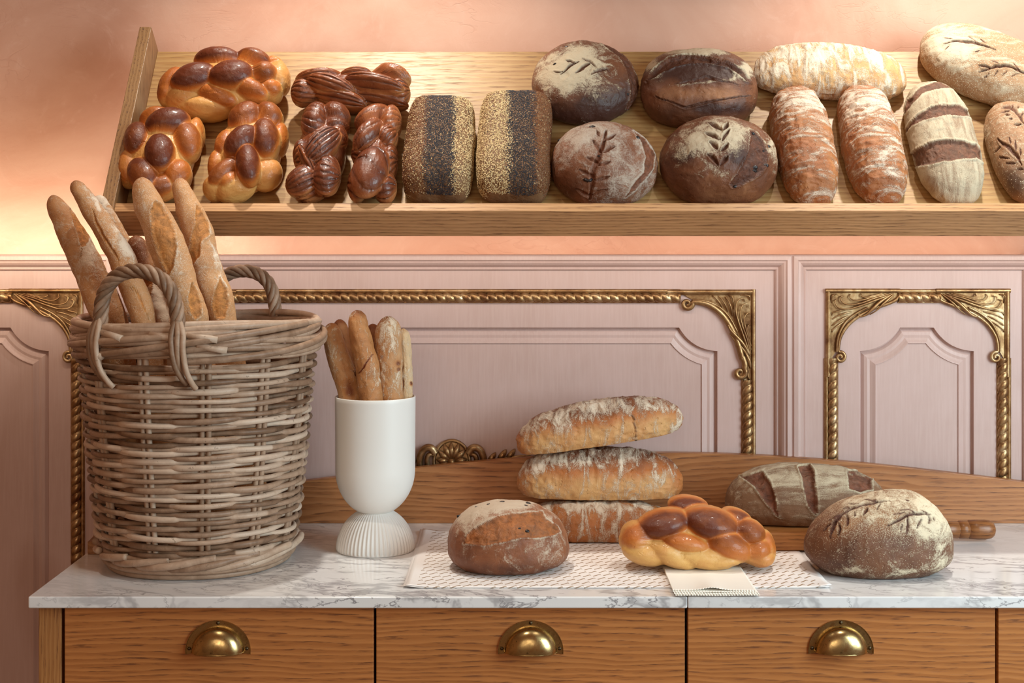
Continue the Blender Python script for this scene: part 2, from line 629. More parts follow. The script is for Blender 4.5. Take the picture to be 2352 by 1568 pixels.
# ================================================================== THE ROOM
WALL_Y = 2.862       # plaster
YP = 2.765           # face of the painted panelling
CT = 0.90            # top of the marble
PIXP = F / YP

def px_x(px, Y=YP):
    return (px - HX) * Y / F

def px_z(py, Y=YP):
    return EYE - (py - HY) * Y / F

b = MB(); b.box(-2.2, 2.6, WALL_Y, WALL_Y + 0.1, 0, 3.1)
struct(b.build('wall_back', M['plaster'], smooth=False), 'pink terracotta trowelled plaster wall above the panelling', 'wall')
b = MB(); b.box(-2.2, 2.6, -3.0, WALL_Y, -0.05, 0.0)
struct(b.build('floor', M['floor'], smooth=False), 'wooden floor of the bakery below the counter', 'floor')


def offset_loop(P, d):
    """inward mitred offset of a counter-clockwise closed loop (x, z)"""
    P = np.asarray(P, float)
    e1 = P - np.roll(P, 1, 0); e2 = np.roll(P, -1, 0) - P
    n1 = np.stack([-e1[:, 1], e1[:, 0]], 1); n1 /= np.linalg.norm(n1, axis=1, keepdims=True)
    n2 = np.stack([-e2[:, 1], e2[:, 0]], 1); n2 /= np.linalg.norm(n2, axis=1, keepdims=True)
    m = n1 + n2
    m /= np.maximum((m * n1).sum(1, keepdims=True), 0.2)
    return P + m * d


def loops_mesh(loop, prof):
    """rings of a loop offset inward; prof = (inset, proud) pairs, proud towards the viewer"""
    V, Q = [], []
    for k, (d, h) in enumerate(prof):
        L = loop(d) if callable(loop) else (offset_loop(loop, d) if d else np.asarray(loop, float))
        n = len(L)
        V.append(np.stack([L[:, 0], np.full(n, YP - h), L[:, 1]], 1))
        if k:
            j = np.arange(n); j2 = (j + 1) % n
            Q.append(np.stack([(k - 1) * n + j, (k - 1) * n + j2, k * n + j2, k * n + j], 1))
    return np.concatenate(V), np.concatenate(Q)


def arc_notch(cx0, z0, cx1, z1, bulge, n=14):
    """curve from (cx0,z0) to (cx1,z1) bending towards the panel centre by bulge"""
    t = np.linspace(0, 1, n)
    a = np.array([cx0, z0]); c = np.array([cx1, z1])
    m = (a + c) / 2
    d = c - a
    nrm = np.array([-d[1], d[0]]); nrm /= np.linalg.norm(nrm)
    ctrl = m + nrm * bulge * 2
    return [tuple((1 - s) ** 2 * a + 2 * s * (1 - s) * ctrl + s * s * c) for s in t]


def fill_between(outer, inner, mat, name, parent, h=0.0):
    bm = bmesh.new()
    es = []
    for L in (outer, inner):
        if L is None:
            continue
        vs = [bm.verts.new((p[0], YP - h, p[1])) for p in L]
        for i in range(len(vs)):
            es.append(bm.edges.new((vs[i], vs[(i + 1) % len(vs)])))
    bmesh.ops.triangle_fill(bm, use_beauty=True, use_dissolve=False, edges=es, normal=(0, -1, 0))
    me = bpy.data.meshes.new(name)
    bm.to_mesh(me); bm.free()
    me.materials.append(mat)
    o = bpy.data.objects.new(name, me)
    COL.objects.link(o)
    o.parent = parent
    return o


ZTOP = px_z(585, 2.742)
ZBOT = 0.04


def raised_outline(xl, xr, z_flat, z_sh, nx, n=14):
    """returns loop(d): the notched outline drawn in by d, its curved notches trimmed so that they mitre cleanly"""
    def notch(d):
        c = np.array(arc_notch(xr, z_sh, xr - nx, z_flat, 0.012, 300))
        t = np.gradient(c, axis=0); t /= np.linalg.norm(t, axis=1, keepdims=True)
        c = c + np.stack([-t[:, 1], t[:, 0]], 1) * d
        # run the ends on a little, then keep what lies inside the straight sides
        k = np.linspace(0.02, 0, 40, endpoint=False)[:, None]
        c = np.vstack([c[0] - t[0] * k, c, c[-1] + t[-1] * k[::-1]])
        c = c[(c[:, 0] <= xr - d + 1e-5) & (c[:, 1] <= z_flat - d + 1e-5)]
        c[0, 0] = xr - d; c[-1, 1] = z_flat - d
        L = np.r_[0, np.cumsum(np.linalg.norm(np.diff(c, axis=0), axis=1))]
        q = np.linspace(0, L[-1], n)
        return np.stack([np.interp(q, L, c[:, 0]), np.interp(q, L, c[:, 1])], 1)

    def loop(d=0.0):
        r = notch(d)
        l = np.stack([xl + xr - r[::-1, 0], r[::-1, 1]], 1)
        return np.vstack([[(xr - d, ZBOT + 0.10 + d)], r, l, [(xl + d, ZBOT + 0.10 + d)]])
    return loop


def wall_panel(k, x0, x1, outline, label):
    root = empty('trim_%d' % k, ((x0 + x1) / 2, YP, 0))
    struct(root, label, 'wall panel')
    inv = Vector((-(x0 + x1) / 2, -YP, 0))
    rect = [(x0, ZBOT), (x1, ZBOT), (x1, ZTOP), (x0, ZTOP)]
    prof = [(0, -0.03), (0, 0.018), (0.003, 0.022), (0.010, 0.023), (0.0125, 0.0195), (0.016, 0.0185), (0.020, 0.0145), (0.0235, 0.008), (0.0245, 0.006), (0.0275, 0.007), (0.030, 0.0045), (0.0305, 0.0)]
    V, Q = loops_mesh(rect, prof)
    fr = mk('cap_moulding', V, Q, M['paint'], root, smooth=False)
    inner = offset_loop(rect, 0.0305)
    face = fill_between(inner, outline(0), M['paint'], 'stile_face', root)
    prof2 = [(0, 0.0), (0.0006, -0.0010), (0.0008, -0.009), (0.0035, -0.0095), (0.0045, -0.0085), (0.009, -0.0045), (0.015, -0.0028), (0.020, -0.0034), (0.0245, -0.0015), (0.029, 0.001), (0.0305, 0.0015), (0.0312, -0.0008), (0.0335, -0.001)]
    V, Q = loops_mesh(outline, prof2)
    rp = mk('raised_panel', V, Q, M['paint'], root, smooth=False)
    inn = outline(0.0335)
    f2 = fill_between(inn, None, M['paint'], 'panel_field', root, h=-0.001)
    for o in (fr, face, rp, f2):
        o.data.transform(Matrix.Translation(inv))
    return root


xd1, xd2, xd3 = px_x(256, 2.742), px_x(1821, 2.742), px_x(2395, 2.742)
xd0 = px_x(-300, 2.742)
zf, zs = px_z(752), px_z(806)
cl = raised_outline(px_x(1038 * 2 - 1648), px_x(1648), zf, zs, 88 / PIXP)
rl = raised_outline(px_x(1975), px_x(2237), zf, zs, 92 / PIXP)
ll = raised_outline(px_x(-150), px_x(112), zf, zs, 88 / PIXP)
T1 = wall_panel(1, xd0, xd1, ll, 'left wall panel, dusky pink with gilded corner scroll behind the wicker basket')
T2 = wall_panel(2, xd1, xd2, cl, 'wide centre wall panel in dusty pink framed by a long gilded rope moulding')
T3 = wall_panel(3, xd2, xd3, rl, 'narrow right wall panel in pale pink with two gilded corner scrolls')
# blank panelling beyond the picture on both sides and the ledge behind the cap
b = MB(); b.box(-2.2, xd0, YP - 0.02, WALL_Y, 0, ZTOP); b.box(xd3, 2.6, YP - 0.02, WALL_Y, 0, ZTOP)
b.box(-2.2, 2.6, YP + 0.012, WALL_Y, ZTOP - 0.055, ZTOP - 0.04)
struct(b.build('trim_4', M['paint'], smooth=False), 'plain ledge and panelling running on behind the framed panels', 'wall panel')


# ------------------------------------------------------------------ gilded mouldings
def rope(p0, p1, r, pitch, nrm=(0, -1, 0), taper=0.0):
    """half-round twisted rope on the panel face"""
    p0 = np.array(p0, float); p1 = np.array(p1, float)
    L = np.linalg.norm(p1 - p0); t = (p1 - p0) / L
    n = np.array(nrm, float); s = np.cross(t, n)
    ns, nl = 22, int(L / pitch * 12)
    a = np.linspace(-0.15, PI + 0.15, ns)[None, :]
    d = np.linspace(0, L, nl)[:, None]
    ph = 2 * PI * d / pitch * 0.5 + a * 0.75
    rr = r * (0.66 + 0.36 * np.abs(np.sin(ph)) ** 0.6)
    V = p0 + t * d[..., None] + (rr * np.cos(a))[..., None] * s + (rr * np.sin(a) * 0.85)[..., None] * n
    V = V.reshape(-1, 3)
    i = np.arange(nl - 1)[:, None]; j = np.arange(ns - 1)[None, :]
    Q = np.stack([i * ns + j, i * ns + j + 1, (i + 1) * ns + j + 1, (i + 1) * ns + j], -1).reshape(-1, 4)
    return V, Q


def gold_obj(name, mb, root):
    o = mb.build(name, M['gold'], root)
    o.data.transform(Matrix.Translation(-root.location))
    o.data.set_sharp_from_angle(angle=math.radians(50)) if hasattr(o.data, 'set_sharp_from_angle') else None
    return o


def straight_moulding(root, x0, z0, x1, z1, out):
    """rope with a thin outer bead; out = direction (x,z) of the outer bead"""
    m = MB()
    c = 0.0
    p0 = (x0, YP - 0.0035, z0); p1 = (x1, YP - 0.0035, z1)
    V, Q = rope(p0, p1, 0.0100, 0.0168)
    m.add(V, Q)
    ox, oz = out[0] * 0.0125, out[1] * 0.0125
    m.tube([(x0 + ox, YP - 0.002, z0 + oz), (x1 + ox, YP - 0.002, z1 + oz)], 0.0042, 10)
    ix, iz = -out[0] * 0.0095, -out[1] * 0.0095
    m.tube([(x0 + ix, YP - 0.0005, z0 + iz), (x1 + ix, YP - 0.0005, z1 + iz)], 0.0018, 6)
    # backing strip
    lo = (min(x0 + ox, x1 + ox, x0 + ix, x1 + ix), min(z0 + oz, z1 + oz, z0 + iz, z1 + iz))
    hi = (max(x0 + ox, x1 + ox, x0 + ix, x1 + ix), max(z0 + oz, z1 + oz, z0 + iz, z1 + iz))
    m.box(lo[0], hi[0], YP - 0.0025, YP + 0.002, lo[1], hi[1])
    return gold_obj('rope_moulding', m, root)


CZ = Zm(0, 0, 6.03)


def corner_scroll(root, X, Z, mx, swap=False):
    """carved corner; X,Z outer corner in metres, mx=+1 for a right-hand corner, -1 mirrored.
    swap transposes the leaf onto the top edge (as on the narrow panel)."""
    k = 1.0 / 6.03 / PIXP

    def W(x, y, h):
        u = (1150 - x) * k      # inwards from the right edge
        v = (y - 150) * k       # down from the top edge
        if swap:
            u, v = v, u
        return (X - mx * u, YP - h, Z - v)

    m = MB()
    # outer bars
    end = 1180 if swap else 1500
    topx = -60
    m.tube([W(1130, 150, 0.004), W(1130, end, 0.004)], 0.0045, 10)
    m.tube([W(topx, 188, 0.003), W(1130, 188, 0.003)], 0.0052, 10)
    m.tube([W(topx, 212, 0.0035), W(1100, 212, 0.0035)], 0.0028, 8)
    # back plate of the spandrel
    curve = [(150, 215), (300, 300), (480, 325), (640, 420), (760, 540), (860, 720), (930, 900), (965, 1080)] + ([(1040, 1150), (1110, 1160)] if swap else [(985, 1240), (1000, 1420), (1110, 1450)])
    pl = [W(1110, 215, 0.0035)] + [W(x, y, 0.0035) for x, y in curve]
    n = len(pl)
    V = np.array(pl)
    m.add(V, np.array([[0, i, i + 1] for i in range(1, n - 1)]))
    # C-scroll band, broad half-round ribbon with spiral ends
    def spiral(cx, cy, a0, turns, r0, dirn, n=22):
        out = []
        for i in range(n):
            f = i / (n - 1)
            r = r0 * (1 - 0.82 * f)
            a = a0 + dirn * turns * 2 * PI * f
            out.append((cx + r * math.cos(a), cy + r * math.sin(a)))
        return out
    sp1 = spiral(212, 350, -0.2, 1.35, 78, 1)
    band = sp1[::-1] + [(330, 325), (480, 350), (620, 430), (730, 540), (820, 680), (890, 830), (940, 980), (975, 1110)] 
    sp2 = spiral(945, 1305, -0.7, 1.4, 80, 1)
    band2 = [(975, 1080), (1010, 1180)] + sp2
    def ribbon(pts, w0, w1, h, n=70):
        P = spline([W(x, y, h) for x, y in pts], n)
        f = np.linspace(0, 1, n)
        rr = (w0 + (w1 - w0) * f) * k * 0.5
        m.tube(P, rr, 10)
    if swap:      # the band runs out into the rope in a slim tail
        band = band[:-1] + [(985, 1090), (1030, 1150), (1070, 1180)]
    ribbon(band, 50 if swap else 34, 46 if swap else 92, 0.006, 90)
    P = spline([W(x, y, 0.0075) for x, y in [(290, 300), (420, 305), (560, 345), (700, 430), (810, 560), (900, 730)]], 30)
    m.tube(P, 0.0022, 8)
    if not swap:
        ribbon(band2, 95, 30, 0.006, 60)
    # acanthus fronds fanning from the foot of the leaf
    fr = [
        ([(1085, 1080), (1010, 860), (930, 640), (880, 460), (900, 320), (985, 270), (1010, 320)], 46, 15, 0.011),
        ([(1090, 1040), (1030, 820), (965, 640), (940, 500), (965, 380), (1040, 350), (1060, 400)], 40, 13, 0.012),
        ([(1092, 980), (1045, 790), (1005, 650), (1000, 540), (1040, 480), (1085, 490)], 36, 12, 0.0115),
        ([(1095, 930), (1060, 790), (1040, 700), (1060, 640), (1090, 640)], 30, 12, 0.011),
        ([(1080, 1060), (980, 900), (880, 790), (800, 700), (775, 620), (810, 605)], 62, 24, 0.011),
        ([(1082, 1100), (960, 950), (860, 850), (800, 760)], 44, 14, 0.009),
        ([(1088, 1240), (1060, 1120), (1010, 1020), (970, 975)], 60, 20, 0.010),
        ([(1085, 1420), (1050, 1330), (1055, 1200)], 40, 22, 0.008),
        ([(840, 520), (820, 420), (790, 330), (740, 250)], 30, 16, 0.009),
        ([(780, 460), (740, 370), (690, 290), (650, 245)], 26, 14, 0.009),
        ([(700, 400), (650, 320), (590, 250), (560, 240)], 24, 12, 0.008),
        ([(860, 420), (850, 330), (830, 250), (790, 235)], 26, 16, 0.009),
        ([(1080, 300), (1070, 250), (1030, 230), (960, 235)], 26, 18, 0.009),
    ]
    for pts, w0, w1, h in fr:
        if swap and pts[0][1] > 1200:
            continue
        P = spline([W(x, y, h * (0.55 + 0.45 * math.sin(PI * i / (len(pts) - 1)))) for i, (x, y) in enumerate(pts)], 30)
        f = np.linspace(0, 1, 30)
        rr = (w0 * (0.35 + 0.65 * np.sin(PI * np.clip(f * 1.25, 0, 1) ** 0.8)) * (1 - f) + w1 * f) * k * 0.5
        m.tube(P, np.maximum(rr, 0.0012), 9)
    return gold_obj('corner_scroll', m, root)


# centre panel: long rope on top, corners and a rope down each side
zrope = px_z(683)
xr = px_x(1733)
xl2 = px_x(1038 * 2 - 1733)
straight_moulding(T2, px_x(1038 * 2 - 1562), zrope, px_x(1562), zrope, (0, 1))
corner_scroll(T2, xr, px_z(664), 1)
corner_scroll(T2, xl2, px_z(664), -1)
straight_moulding(T2, xr - 0.0145, px_z(872), xr - 0.0145, 0.55, (1, 0))
straight_moulding(T2, xl2 + 0.0145, px_z(872), xl2 + 0.0145, 0.55, (-1, 0))
# right panel
xa, xb = px_x(1895), px_x(2319)
straight_moulding(T3, px_x(2062), zrope, px_x(2158), zrope, (0, 1))
corner_scroll(T3, xa, px_z(664), -1, True)
corner_scroll(T3, xb, px_z(664), 1, True)
straight_moulding(T3, xa + 0.0145, px_z(822), xa + 0.0145, 0.45, (-1, 0))
straight_moulding(T3, xb - 0.0145, px_z(822), xb - 0.0145, 0.45, (1, 0))
# left panel
xe = px_x(193)
corner_scroll(T1, xe, px_z(664), 1, True)
straight_moulding(T1, xe - 0.0145, px_z(822), xe - 0.0145, 0.35, (1, 0))
straight_moulding(T1, px_x(-70), zrope, px_x(30), zrope, (0, 1))

# carved flower at the foot of the centre panel
def ornament():
    m = MB()
    c = at(1038, 1058, YP)
    cx, cz = c[0], c[2]
    k = 1 / PIXP / 7.84
    def W(x, y, h):
        return (cx + (x - 765) * k, YP - h, cz - (y - 455) * k)
    # shell behind the petals
    n = 28
    ring = [W(765 + 320 * math.cos(a), 470 - 385 * math.sin(a), 0.004) for a in np.linspace(-0.25, PI + 0.25, n)]
    P = spline(ring, 80)
    m.tube(P, 0.0035, 8)
    V = np.array([W(765, 455, 0.006)] + ring)
    m.add(V, np.array([[0, i, i + 1] for i in range(1, n)]))
    for a, L in ((8, 270), (38, 300), (66, 310), (92, 300), (116, 310), (144, 300), (172, 280), (196, 250), (-16, 240)):
        r = math.radians(a)
        pts, rad = [], []
        for f in np.linspace(0, 1, 14):
            d = 60 + (L - 60) * f
            pts.append(W(765 + d * math.cos(r), 455 - d * math.sin(r) * 1.1, 0.006 + 0.008 * math.sin(PI * f)))
            rad.append((14 + 42 * math.sin(PI * min(1, f * 0.95 + 0.05)) ** 0.8) * k)
        m.tube(pts, rad, 10)
    # boss
    q = []
    for f in np.linspace(0, PI / 2, 8):
        q.append((75 * k * math.cos(f), 0.008 + 0.010 * math.sin(f)))
    V, Q = lathe(q, 20)
    V = np.stack([cx + V[:, 0], YP - V[:, 2], cz + V[:, 1]], 1)
    m.add(V, Q)
    # side scrolls
    for s in (-1, 1):
        pts = [W(765 + s * x, y, h) for x, y, h in [(300, 300, 0.010), (360, 215, 0.012), (440, 200, 0.012), (520, 260, 0.010), (565, 380, 0.008), (585, 540, 0.005)]]
        P = spline(pts, 30)
        m.tube(P, np.linspace(70, 62, 30) * k, 12)
        P2 = spline([W(765 + s * x, y, h) for x, y, h in [(330, 330, 0.008), (400, 330, 0.010), (440, 400, 0.009), (440, 540, 0.005)]], 20)
        m.tube(P2, np.linspace(40, 50, 20) * k, 10)
        # running leaf beyond
        for (x0, y0, x1, y1, w_) in ((650, 470, 790, 300, 45), (830, 440, 980, 245, 50), (980, 420, 1140, 235, 45), (860, 400, 1420, 350, 26)):
            pts = [W(765 + s * (x0 + (x1 - x0) * f), y0 + (y1 - y0) * f, 0.003 + 0.006 * math.sin(PI * f)) for f in np.linspace(0, 1, 10)]
            m.tube(pts, (np.sin(PI * np.clip(np.linspace(0.05, 1.0, 10), 0, 1)) ** 0.6 * w_ + 6) * k, 9)
    return gold_obj('flower_ornament', m, T2)
ornament()

# ================================================================== COUNTER
YF = 0.555 * F / (1370 - HY)        # front of the marble
XL = (64 - HX) * YF / F
TH = 27 * YF / F
XS = (1579 - HX) * YF / F           # joint between the slabs
def slab(x0, x1, label):
    b = MB(); b.box(x0, x1, YF, YP - 0.001, CT - TH, CT)
    o = b.build('marble_worktop', M['marble'], smooth=False)
    move_origin(o, ((x0 + x1) / 2, (YF + YP) / 2, CT - TH))
    finish_bevel(o, 0.0022, 3)
    return tag(o, label, 'worktop', 'marble worktop slabs')
slab(XL, XS - 0.0002, 'grey-veined white marble worktop under the basket and vase')
slab(XS + 0.0002, 1.35, 'brighter white marble worktop slab at the right, under the scored loaf')

# oak cabinet with drawers
YD = YF + 0.022
cab = empty('drawer_cabinet', (0.1, YF + 0.3, 0.0))
tag(cab, 'long oak drawer cabinet carrying the marble worktop', 'cabinet')
def cchild(o, par):
    """parent keeping world-space mesh"""
    o.parent = par
    o.matrix_parent_inverse = Matrix.Translation(-par.matrix_world.translation) if par.parent is None else Matrix()
    return o
def pxd(px):
    return (px - HX) * YD / F
cab_loc = Vector(cab.location)
def part(mb, name, mat, parent, origin, bevel=None, smooth=False, base=Vector((0, 0, 0))):
    """mesh given in world space; parent at world position base"""
    o = mb.build(name, mat, None, smooth)
    o.data.transform(Matrix.Translation(-Vector(origin)))
    o.parent = parent
    o.location = Vector(origin) - base
    if bevel:
        finish_bevel(o, bevel, 2)
    return o
ZC = CT - TH
b = MB(); b.box(pxd(88), pxd(140), YD + 0.001, YP - 0.03, 0.0, ZC)
part(b, 'side_panel', M['oak_stile'], cab, (pxd(114), YD, 0), 0.0012, base=cab_loc)
b = MB(); b.box(pxd(140), 1.33, YD + 0.03, YP - 0.03, 0.02, ZC)
part(b, 'carcass', M['dark_gap'], cab, (0.3, YD + 0.03, 0.02), base=cab_loc)
edges = [(148, 858), (864, 1573), (1580, 2286), (2293, 3000)]
HZ = {0: (501, 1503), 1: (1219, 1503), 2: (1931, 1502)}
def cup_pull(drawer, dloc, cx, cz):
    m = MB()
    rx, rz, ry = 0.0405, 0.0385, 0.025
    nu_, nv_ = 40, 18
    a = np.linspace(0, PI, nu_)[:, None]
    v = np.linspace(0, PI / 2, nv_)[None, :]
    def shell(rx, rz, ry, flip):
        X = rx * np.cos(a) * np.cos(v) ** 0.75
        Z = rz * np.sin(a) * np.cos(v) ** 0.75
        Y = -ry * np.sin(v) ** 0.9 + 0 * a
        V = np.stack([cx + X, YD - 0.002 + Y, cz + Z], -1).reshape(-1, 3)
        i = np.arange(nu_ - 1)[:, None]; j = np.arange(nv_ - 1)[None, :]
        Q = np.stack([i * nv_ + j, i * nv_ + j + 1, (i + 1) * nv_ + j + 1, (i + 1) * nv_ + j], -1).reshape(-1, 4)
        return V, Q
    V, Q = shell(rx, rz, ry, 0)
    m.add(V, Q)
    V, Q = shell(rx - 0.0012, rz - 0.0012, ry - 0.0012, 1)
    m.add(V, Q)
    # rolled lower lip
    P = [(cx + rx * math.cos(t), YD - 0.002 - ry * math.sin(t) ** 0.9, cz + 0.0) for t in np.linspace(0, PI, 40)]
    m.tube(P, 0.0011, 8)
    # back flange: half-ellipse plate with raised edge
    ro, ri, zo = 0.0505, 0.037, 0.0475
    n = 48
    V, Q = [], []
    for i, t in enumerate(np.linspace(-0.10, PI + 0.10, n)):
        c, s = math.cos(t), math.sin(t)
        for (fx, fz, y) in ((ri, 0.030, 0.0), (ri, 0.030, 0.0018), (ro - 0.0015, zo - 0.0015, 0.0018), (ro - 0.001, zo - 0.001, 0.0030), (ro, zo, 0.0030), (ro, zo, 0.0)):
            V.append((cx + fx * c, YD - y, cz + fz * s))
        if i:
            for k in range(5):
                A = (i - 1) * 6 + k
                Q.append((A, A + 1, A + 7, A + 6))
    m.add(V, np.array(Q))
    h = part(m, 'handle', M['brass'], drawer, (cx, YD, cz), smooth=True, base=Vector(dloc))
    h.data.set_sharp_from_angle(angle=math.radians(40)) if hasattr(h.data, 'set_sharp_from_angle') else None
    for sx, sz in ((0, 0.0435), (-0.0445, 0.004), (0.0445, 0.004)):
        q = MB()
        V, Q = lathe([(0.0001, 0.0016), (0.0018, 0.0015), (0.0026, 0.0008), (0.0029, 0.0)], 16)
        q.add(np.stack([cx + sx + V[:, 0], YD - 0.002 - V[:, 2], cz + sz + V[:, 1]], 1), Q)
        q.box(cx + sx - 0.002, cx + sx + 0.002, YD - 0.0039, YD - 0.003, cz + sz - 0.0003, cz + sz + 0.0003)
        part(q, 'screw', M['screw'], drawer, (cx + sx, YD, cz + sz), smooth=True, base=Vector(dloc))
M['screw'] = mat_plain('dark_screw', (0.10, 0.07, 0.04), 0.35, 0.9)
for i, (a0, a1) in enumerate(edges):
    dr = empty('drawer', (0, 0, 0))
    x0, x1 = pxd(a0), pxd(a1)
    dloc = ((x0 + x1) / 2, YD, 0.50)
    dr.parent = cab
    dr.location = Vector(dloc) - cab_loc
    b = MB(); b.box(x0, x1, YD, YD + 0.02, 0.50, ZC - 0.0008)
    part(b, 'drawer_front', M['oak_drawer'], dr, (x0, YD, 0.5 + 0.013 * i), 0.0012, base=Vector(dloc))
    if i in HZ:
        hx, hy = HZ[i]
        cup_pull(dr, dloc, pxd(hx), EYE - (hy - HY) * (YD - 0.02) / F)
    b = MB(); b.box(x0, x1, YD, YD + 0.02, 0.08, 0.494)
    o = part(b, 'door', M['oak_drawer'], cab, (x0, YD, 0.08), 0.0012, base=cab_loc)

# oak upstand with a bowed top, plus the returned end piece at the left
YU = 2.728
pts = []
for px in np.linspace(292, 2700, 60):
    x = (px - HX) * YU / F
    d = (px - 1520) / 830.0
    y = 1040 + 66 * (1 - math.cos(min(abs(d), 1.35) * PI / 2.0)) if abs(d) < 1.35 else 1040 + 66 * 1.52
    z = max(EYE - (y - HY) * YU / F, CT + 0.045)
    pts.append((x, z))
n = len(pts)
V, Q = [], []
for x, z in pts:
    V += [(x, YU, CT), (x, YU, z), (x, YP - 0.016, z), (x, YP - 0.016, CT)]
for i in range(n - 1):
    for k in range(4):
        a_ = i * 4 + k; b_ = i * 4 + (k + 1) % 4
        Q.append((a_, b_, b_ + 4, a_ + 4))
Q += [(0, 3, 2, 1), ((n - 1) * 4, (n - 1) * 4 + 1, (n - 1) * 4 + 2, (n - 1) * 4 + 3)]
V = np.array(V)
up = mk('upstand', V - np.array([0, YU, CT]), np.array(Q), M['oak_back'], smooth=False)
up.location = (0, YU, CT)
finish_bevel(up, 0.001, 2)
tag(up, 'oak upstand with a gently bowed top at the back of the marble worktop', 'upstand')
# end piece
xe0 = XL + 0.006; xe1 = xe0 + 0.030
prof = []
for f in np.linspace(0, 1, 20):
    y = 2.462 + (YU - 0.001 - 2.462) * f
    prof.append((y, CT + 0.0225 + 0.11 * (f ** 1.7 if f > 0 else 0)))
V, Q = [], []
for y, z in prof:
    V += [(xe0, y, CT), (xe0, y, z), (xe1, y, z), (xe1, y, CT)]
n = len(prof)
for i in range(n - 1):
    for k in range(4):
        a_ = i * 4 + k; b_ = i * 4 + (k + 1) % 4
        Q.append((a_, a_ + 4, b_ + 4, b_))
Q += [(0, 1, 2, 3), ((n - 1) * 4 + 3, (n - 1) * 4 + 2, (n - 1) * 4 + 1, (n - 1) * 4)]
ep = mk('end_piece', np.array(V) - np.array([0, YU, CT]), np.array(Q), M['oak_side'], up, smooth=False)
finish_bevel(ep, 0.001, 2)

# ================================================================== BREAD SHELF
U = np.array([0, 0.598, 0.8015]); NN = np.array([0, -0.8015, 0.598]); EX = np.array([1.0, 0, 0])
V0 = np.array([0, 2.534, 1.476])
SF = np.stack([EX, U, NN], 1)      # columns: shelf frame
def shelf_pt(x, t, n):
    return V0 + EX * x + U * t + NN * n
def shelf_box(m, x0, x1, t0, t1, n0, n1):
    V = [shelf_pt(x, t, n) for x in (x0, x1) for t in (t0, t1) for n in (n0, n1)]
    Q = [(0, 1, 3, 2), (4, 6, 7, 5), (0, 4, 5, 1), (2, 3, 7, 6), (0, 2, 6, 4), (1, 5, 7, 3)]
    m.add(V, np.array(Q))
SXL = -0.694; SXR = 1.30
sh = empty('bread_shelf', (0.3, 2.534, 1.45))
tag(sh, 'long tilted oak display shelf full of loaves, fixed to the plaster wall', 'shelf')
sl = Vector(sh.location)
SH_BACK = mat_oak('oak_shelf_back', 0, (0.47, 0.29, 0.115), (0.38, 0.205, 0.075), (0.20, 0.095, 0.035), 1.0, 0.42, 0.25, 1.15)
M['oak_end'] = mat_oak('oak_shelf_end', 2, (0.36, 0.20, 0.09), (0.28, 0.145, 0.06), (0.13, 0.06, 0.03), 1.0, 0.42, 0.35, 1.6)
m = MB(); shelf_box(m, SXL, SXR, 0.0, 0.419, -0.018, 0.0)
part(m, 'back_board', SH_BACK, sh, V0, 0.0008, base=sl)
m = MB(); shelf_box(m, SXL, SXR, -0.018, 0.0, -0.018, 0.055)
part(m, 'lip_board', M['oak_lip'], sh, V0, 0.001, base=sl)
m = MB(); shelf_box(m, SXL - 0.023, SXL, -0.018, 0.425, -0.018, 0.062)
part(m, 'side_panel', M['oak_end'], sh, V0, 0.001, base=sl)
m = MB(); shelf_box(m, SXR, SXR + 0.023, -0.018, 0.425, -0.018, 0.062)
part(m, 'side_panel', M['oak_end'], sh, V0, 0.001, base=sl)
for bx in (-0.45, 0.35, 1.1):
    m = MB()
    V = [(bx + s, y, z) for s in (-0.011, 0.011) for y, z in ((2.590, 1.516), (WALL_Y, 1.516), (WALL_Y, 1.80), (2.791, 1.785))]
    Q = [(0, 1, 2, 3), (7, 6, 5, 4), (0, 4, 5, 1), (1, 5, 6, 2), (2, 6, 7, 3), (3, 7, 4, 0)]
    m.add(V, np.array(Q))
    part(m, 'bracket', M['oak_side'], sh, (bx, 2.7, 1.6), base=sl)

# ================================================================== LOAVES
def dome_grid(nu=300, nv=170):
    """unit directions with the pole on +z; rows from pole to pole"""
    th = np.linspace(0, PI, nv)
    ph = np.arange(nu) * 2 * PI / nu
    S = np.stack([np.sin(th)[:, None] * np.cos(ph), np.sin(th)[:, None] * np.sin(ph), np.broadcast_to(np.cos(th)[:, None], (nv, nu))], -1)
    i = np.arange(nv - 1)[:, None]; j = np.arange(nu)[None, :]; j2 = (j + 1) % nu
    Q = np.stack([i * nu + j, (i + 1) * nu + j, (i + 1) * nu + j2, i * nu + j2], -1).reshape(-1, 4)
    return S.reshape(-1, 3), Q, nu, nv


def grid_normals(P, nu, nv):
    G = P.reshape(nv, nu, 3)
    du = np.roll(G, -1, 1) - np.roll(G, 1, 1)
    dv = np.gradient(G, axis=0)
    N = np.cross(dv, du)
    l = np.linalg.norm(N, axis=2, keepdims=True)
    N = N / np.maximum(l, 1e-12)
    N[0] = N[1].mean(0) / np.linalg.norm(N[1].mean(0)); N[-1] = N[-2].mean(0) / (np.linalg.norm(N[-2].mean(0)) + 1e-9)
    C = G.mean((0, 1))
    if ((G - C) * N).sum() < 0:
        N = -N
    return N.reshape(-1, 3)


def smooth_r(r, nu, nv, it=1):
    g = r.reshape(nv, nu)
    for _ in range(it):
        g2 = (g + np.roll(g, 1, 1) + np.roll(g, -1, 1)) / 3
        g3 = g2.copy()
        g3[1:-1] = (g2[1:-1] + g2[:-2] + g2[2:]) / 3
        g = g3
    return g.reshape(-1)


def superegg(S, hx, hy, hu, hd, p=2.2, q=2.2):
    """superellipsoid; hu / hd height above / below the widest ring"""
    a = (np.abs(S[:, 0]) ** p + np.abs(S[:, 1]) ** p) ** (q / p) + np.abs(S[:, 2]) ** q
    k = a ** (-1 / q)
    hz = np.where(S[:, 2] > 0, hu, hd)
    return S * k[:, None] * np.stack([np.full(len(S), hx), np.full(len(S), hy), hz], 1)


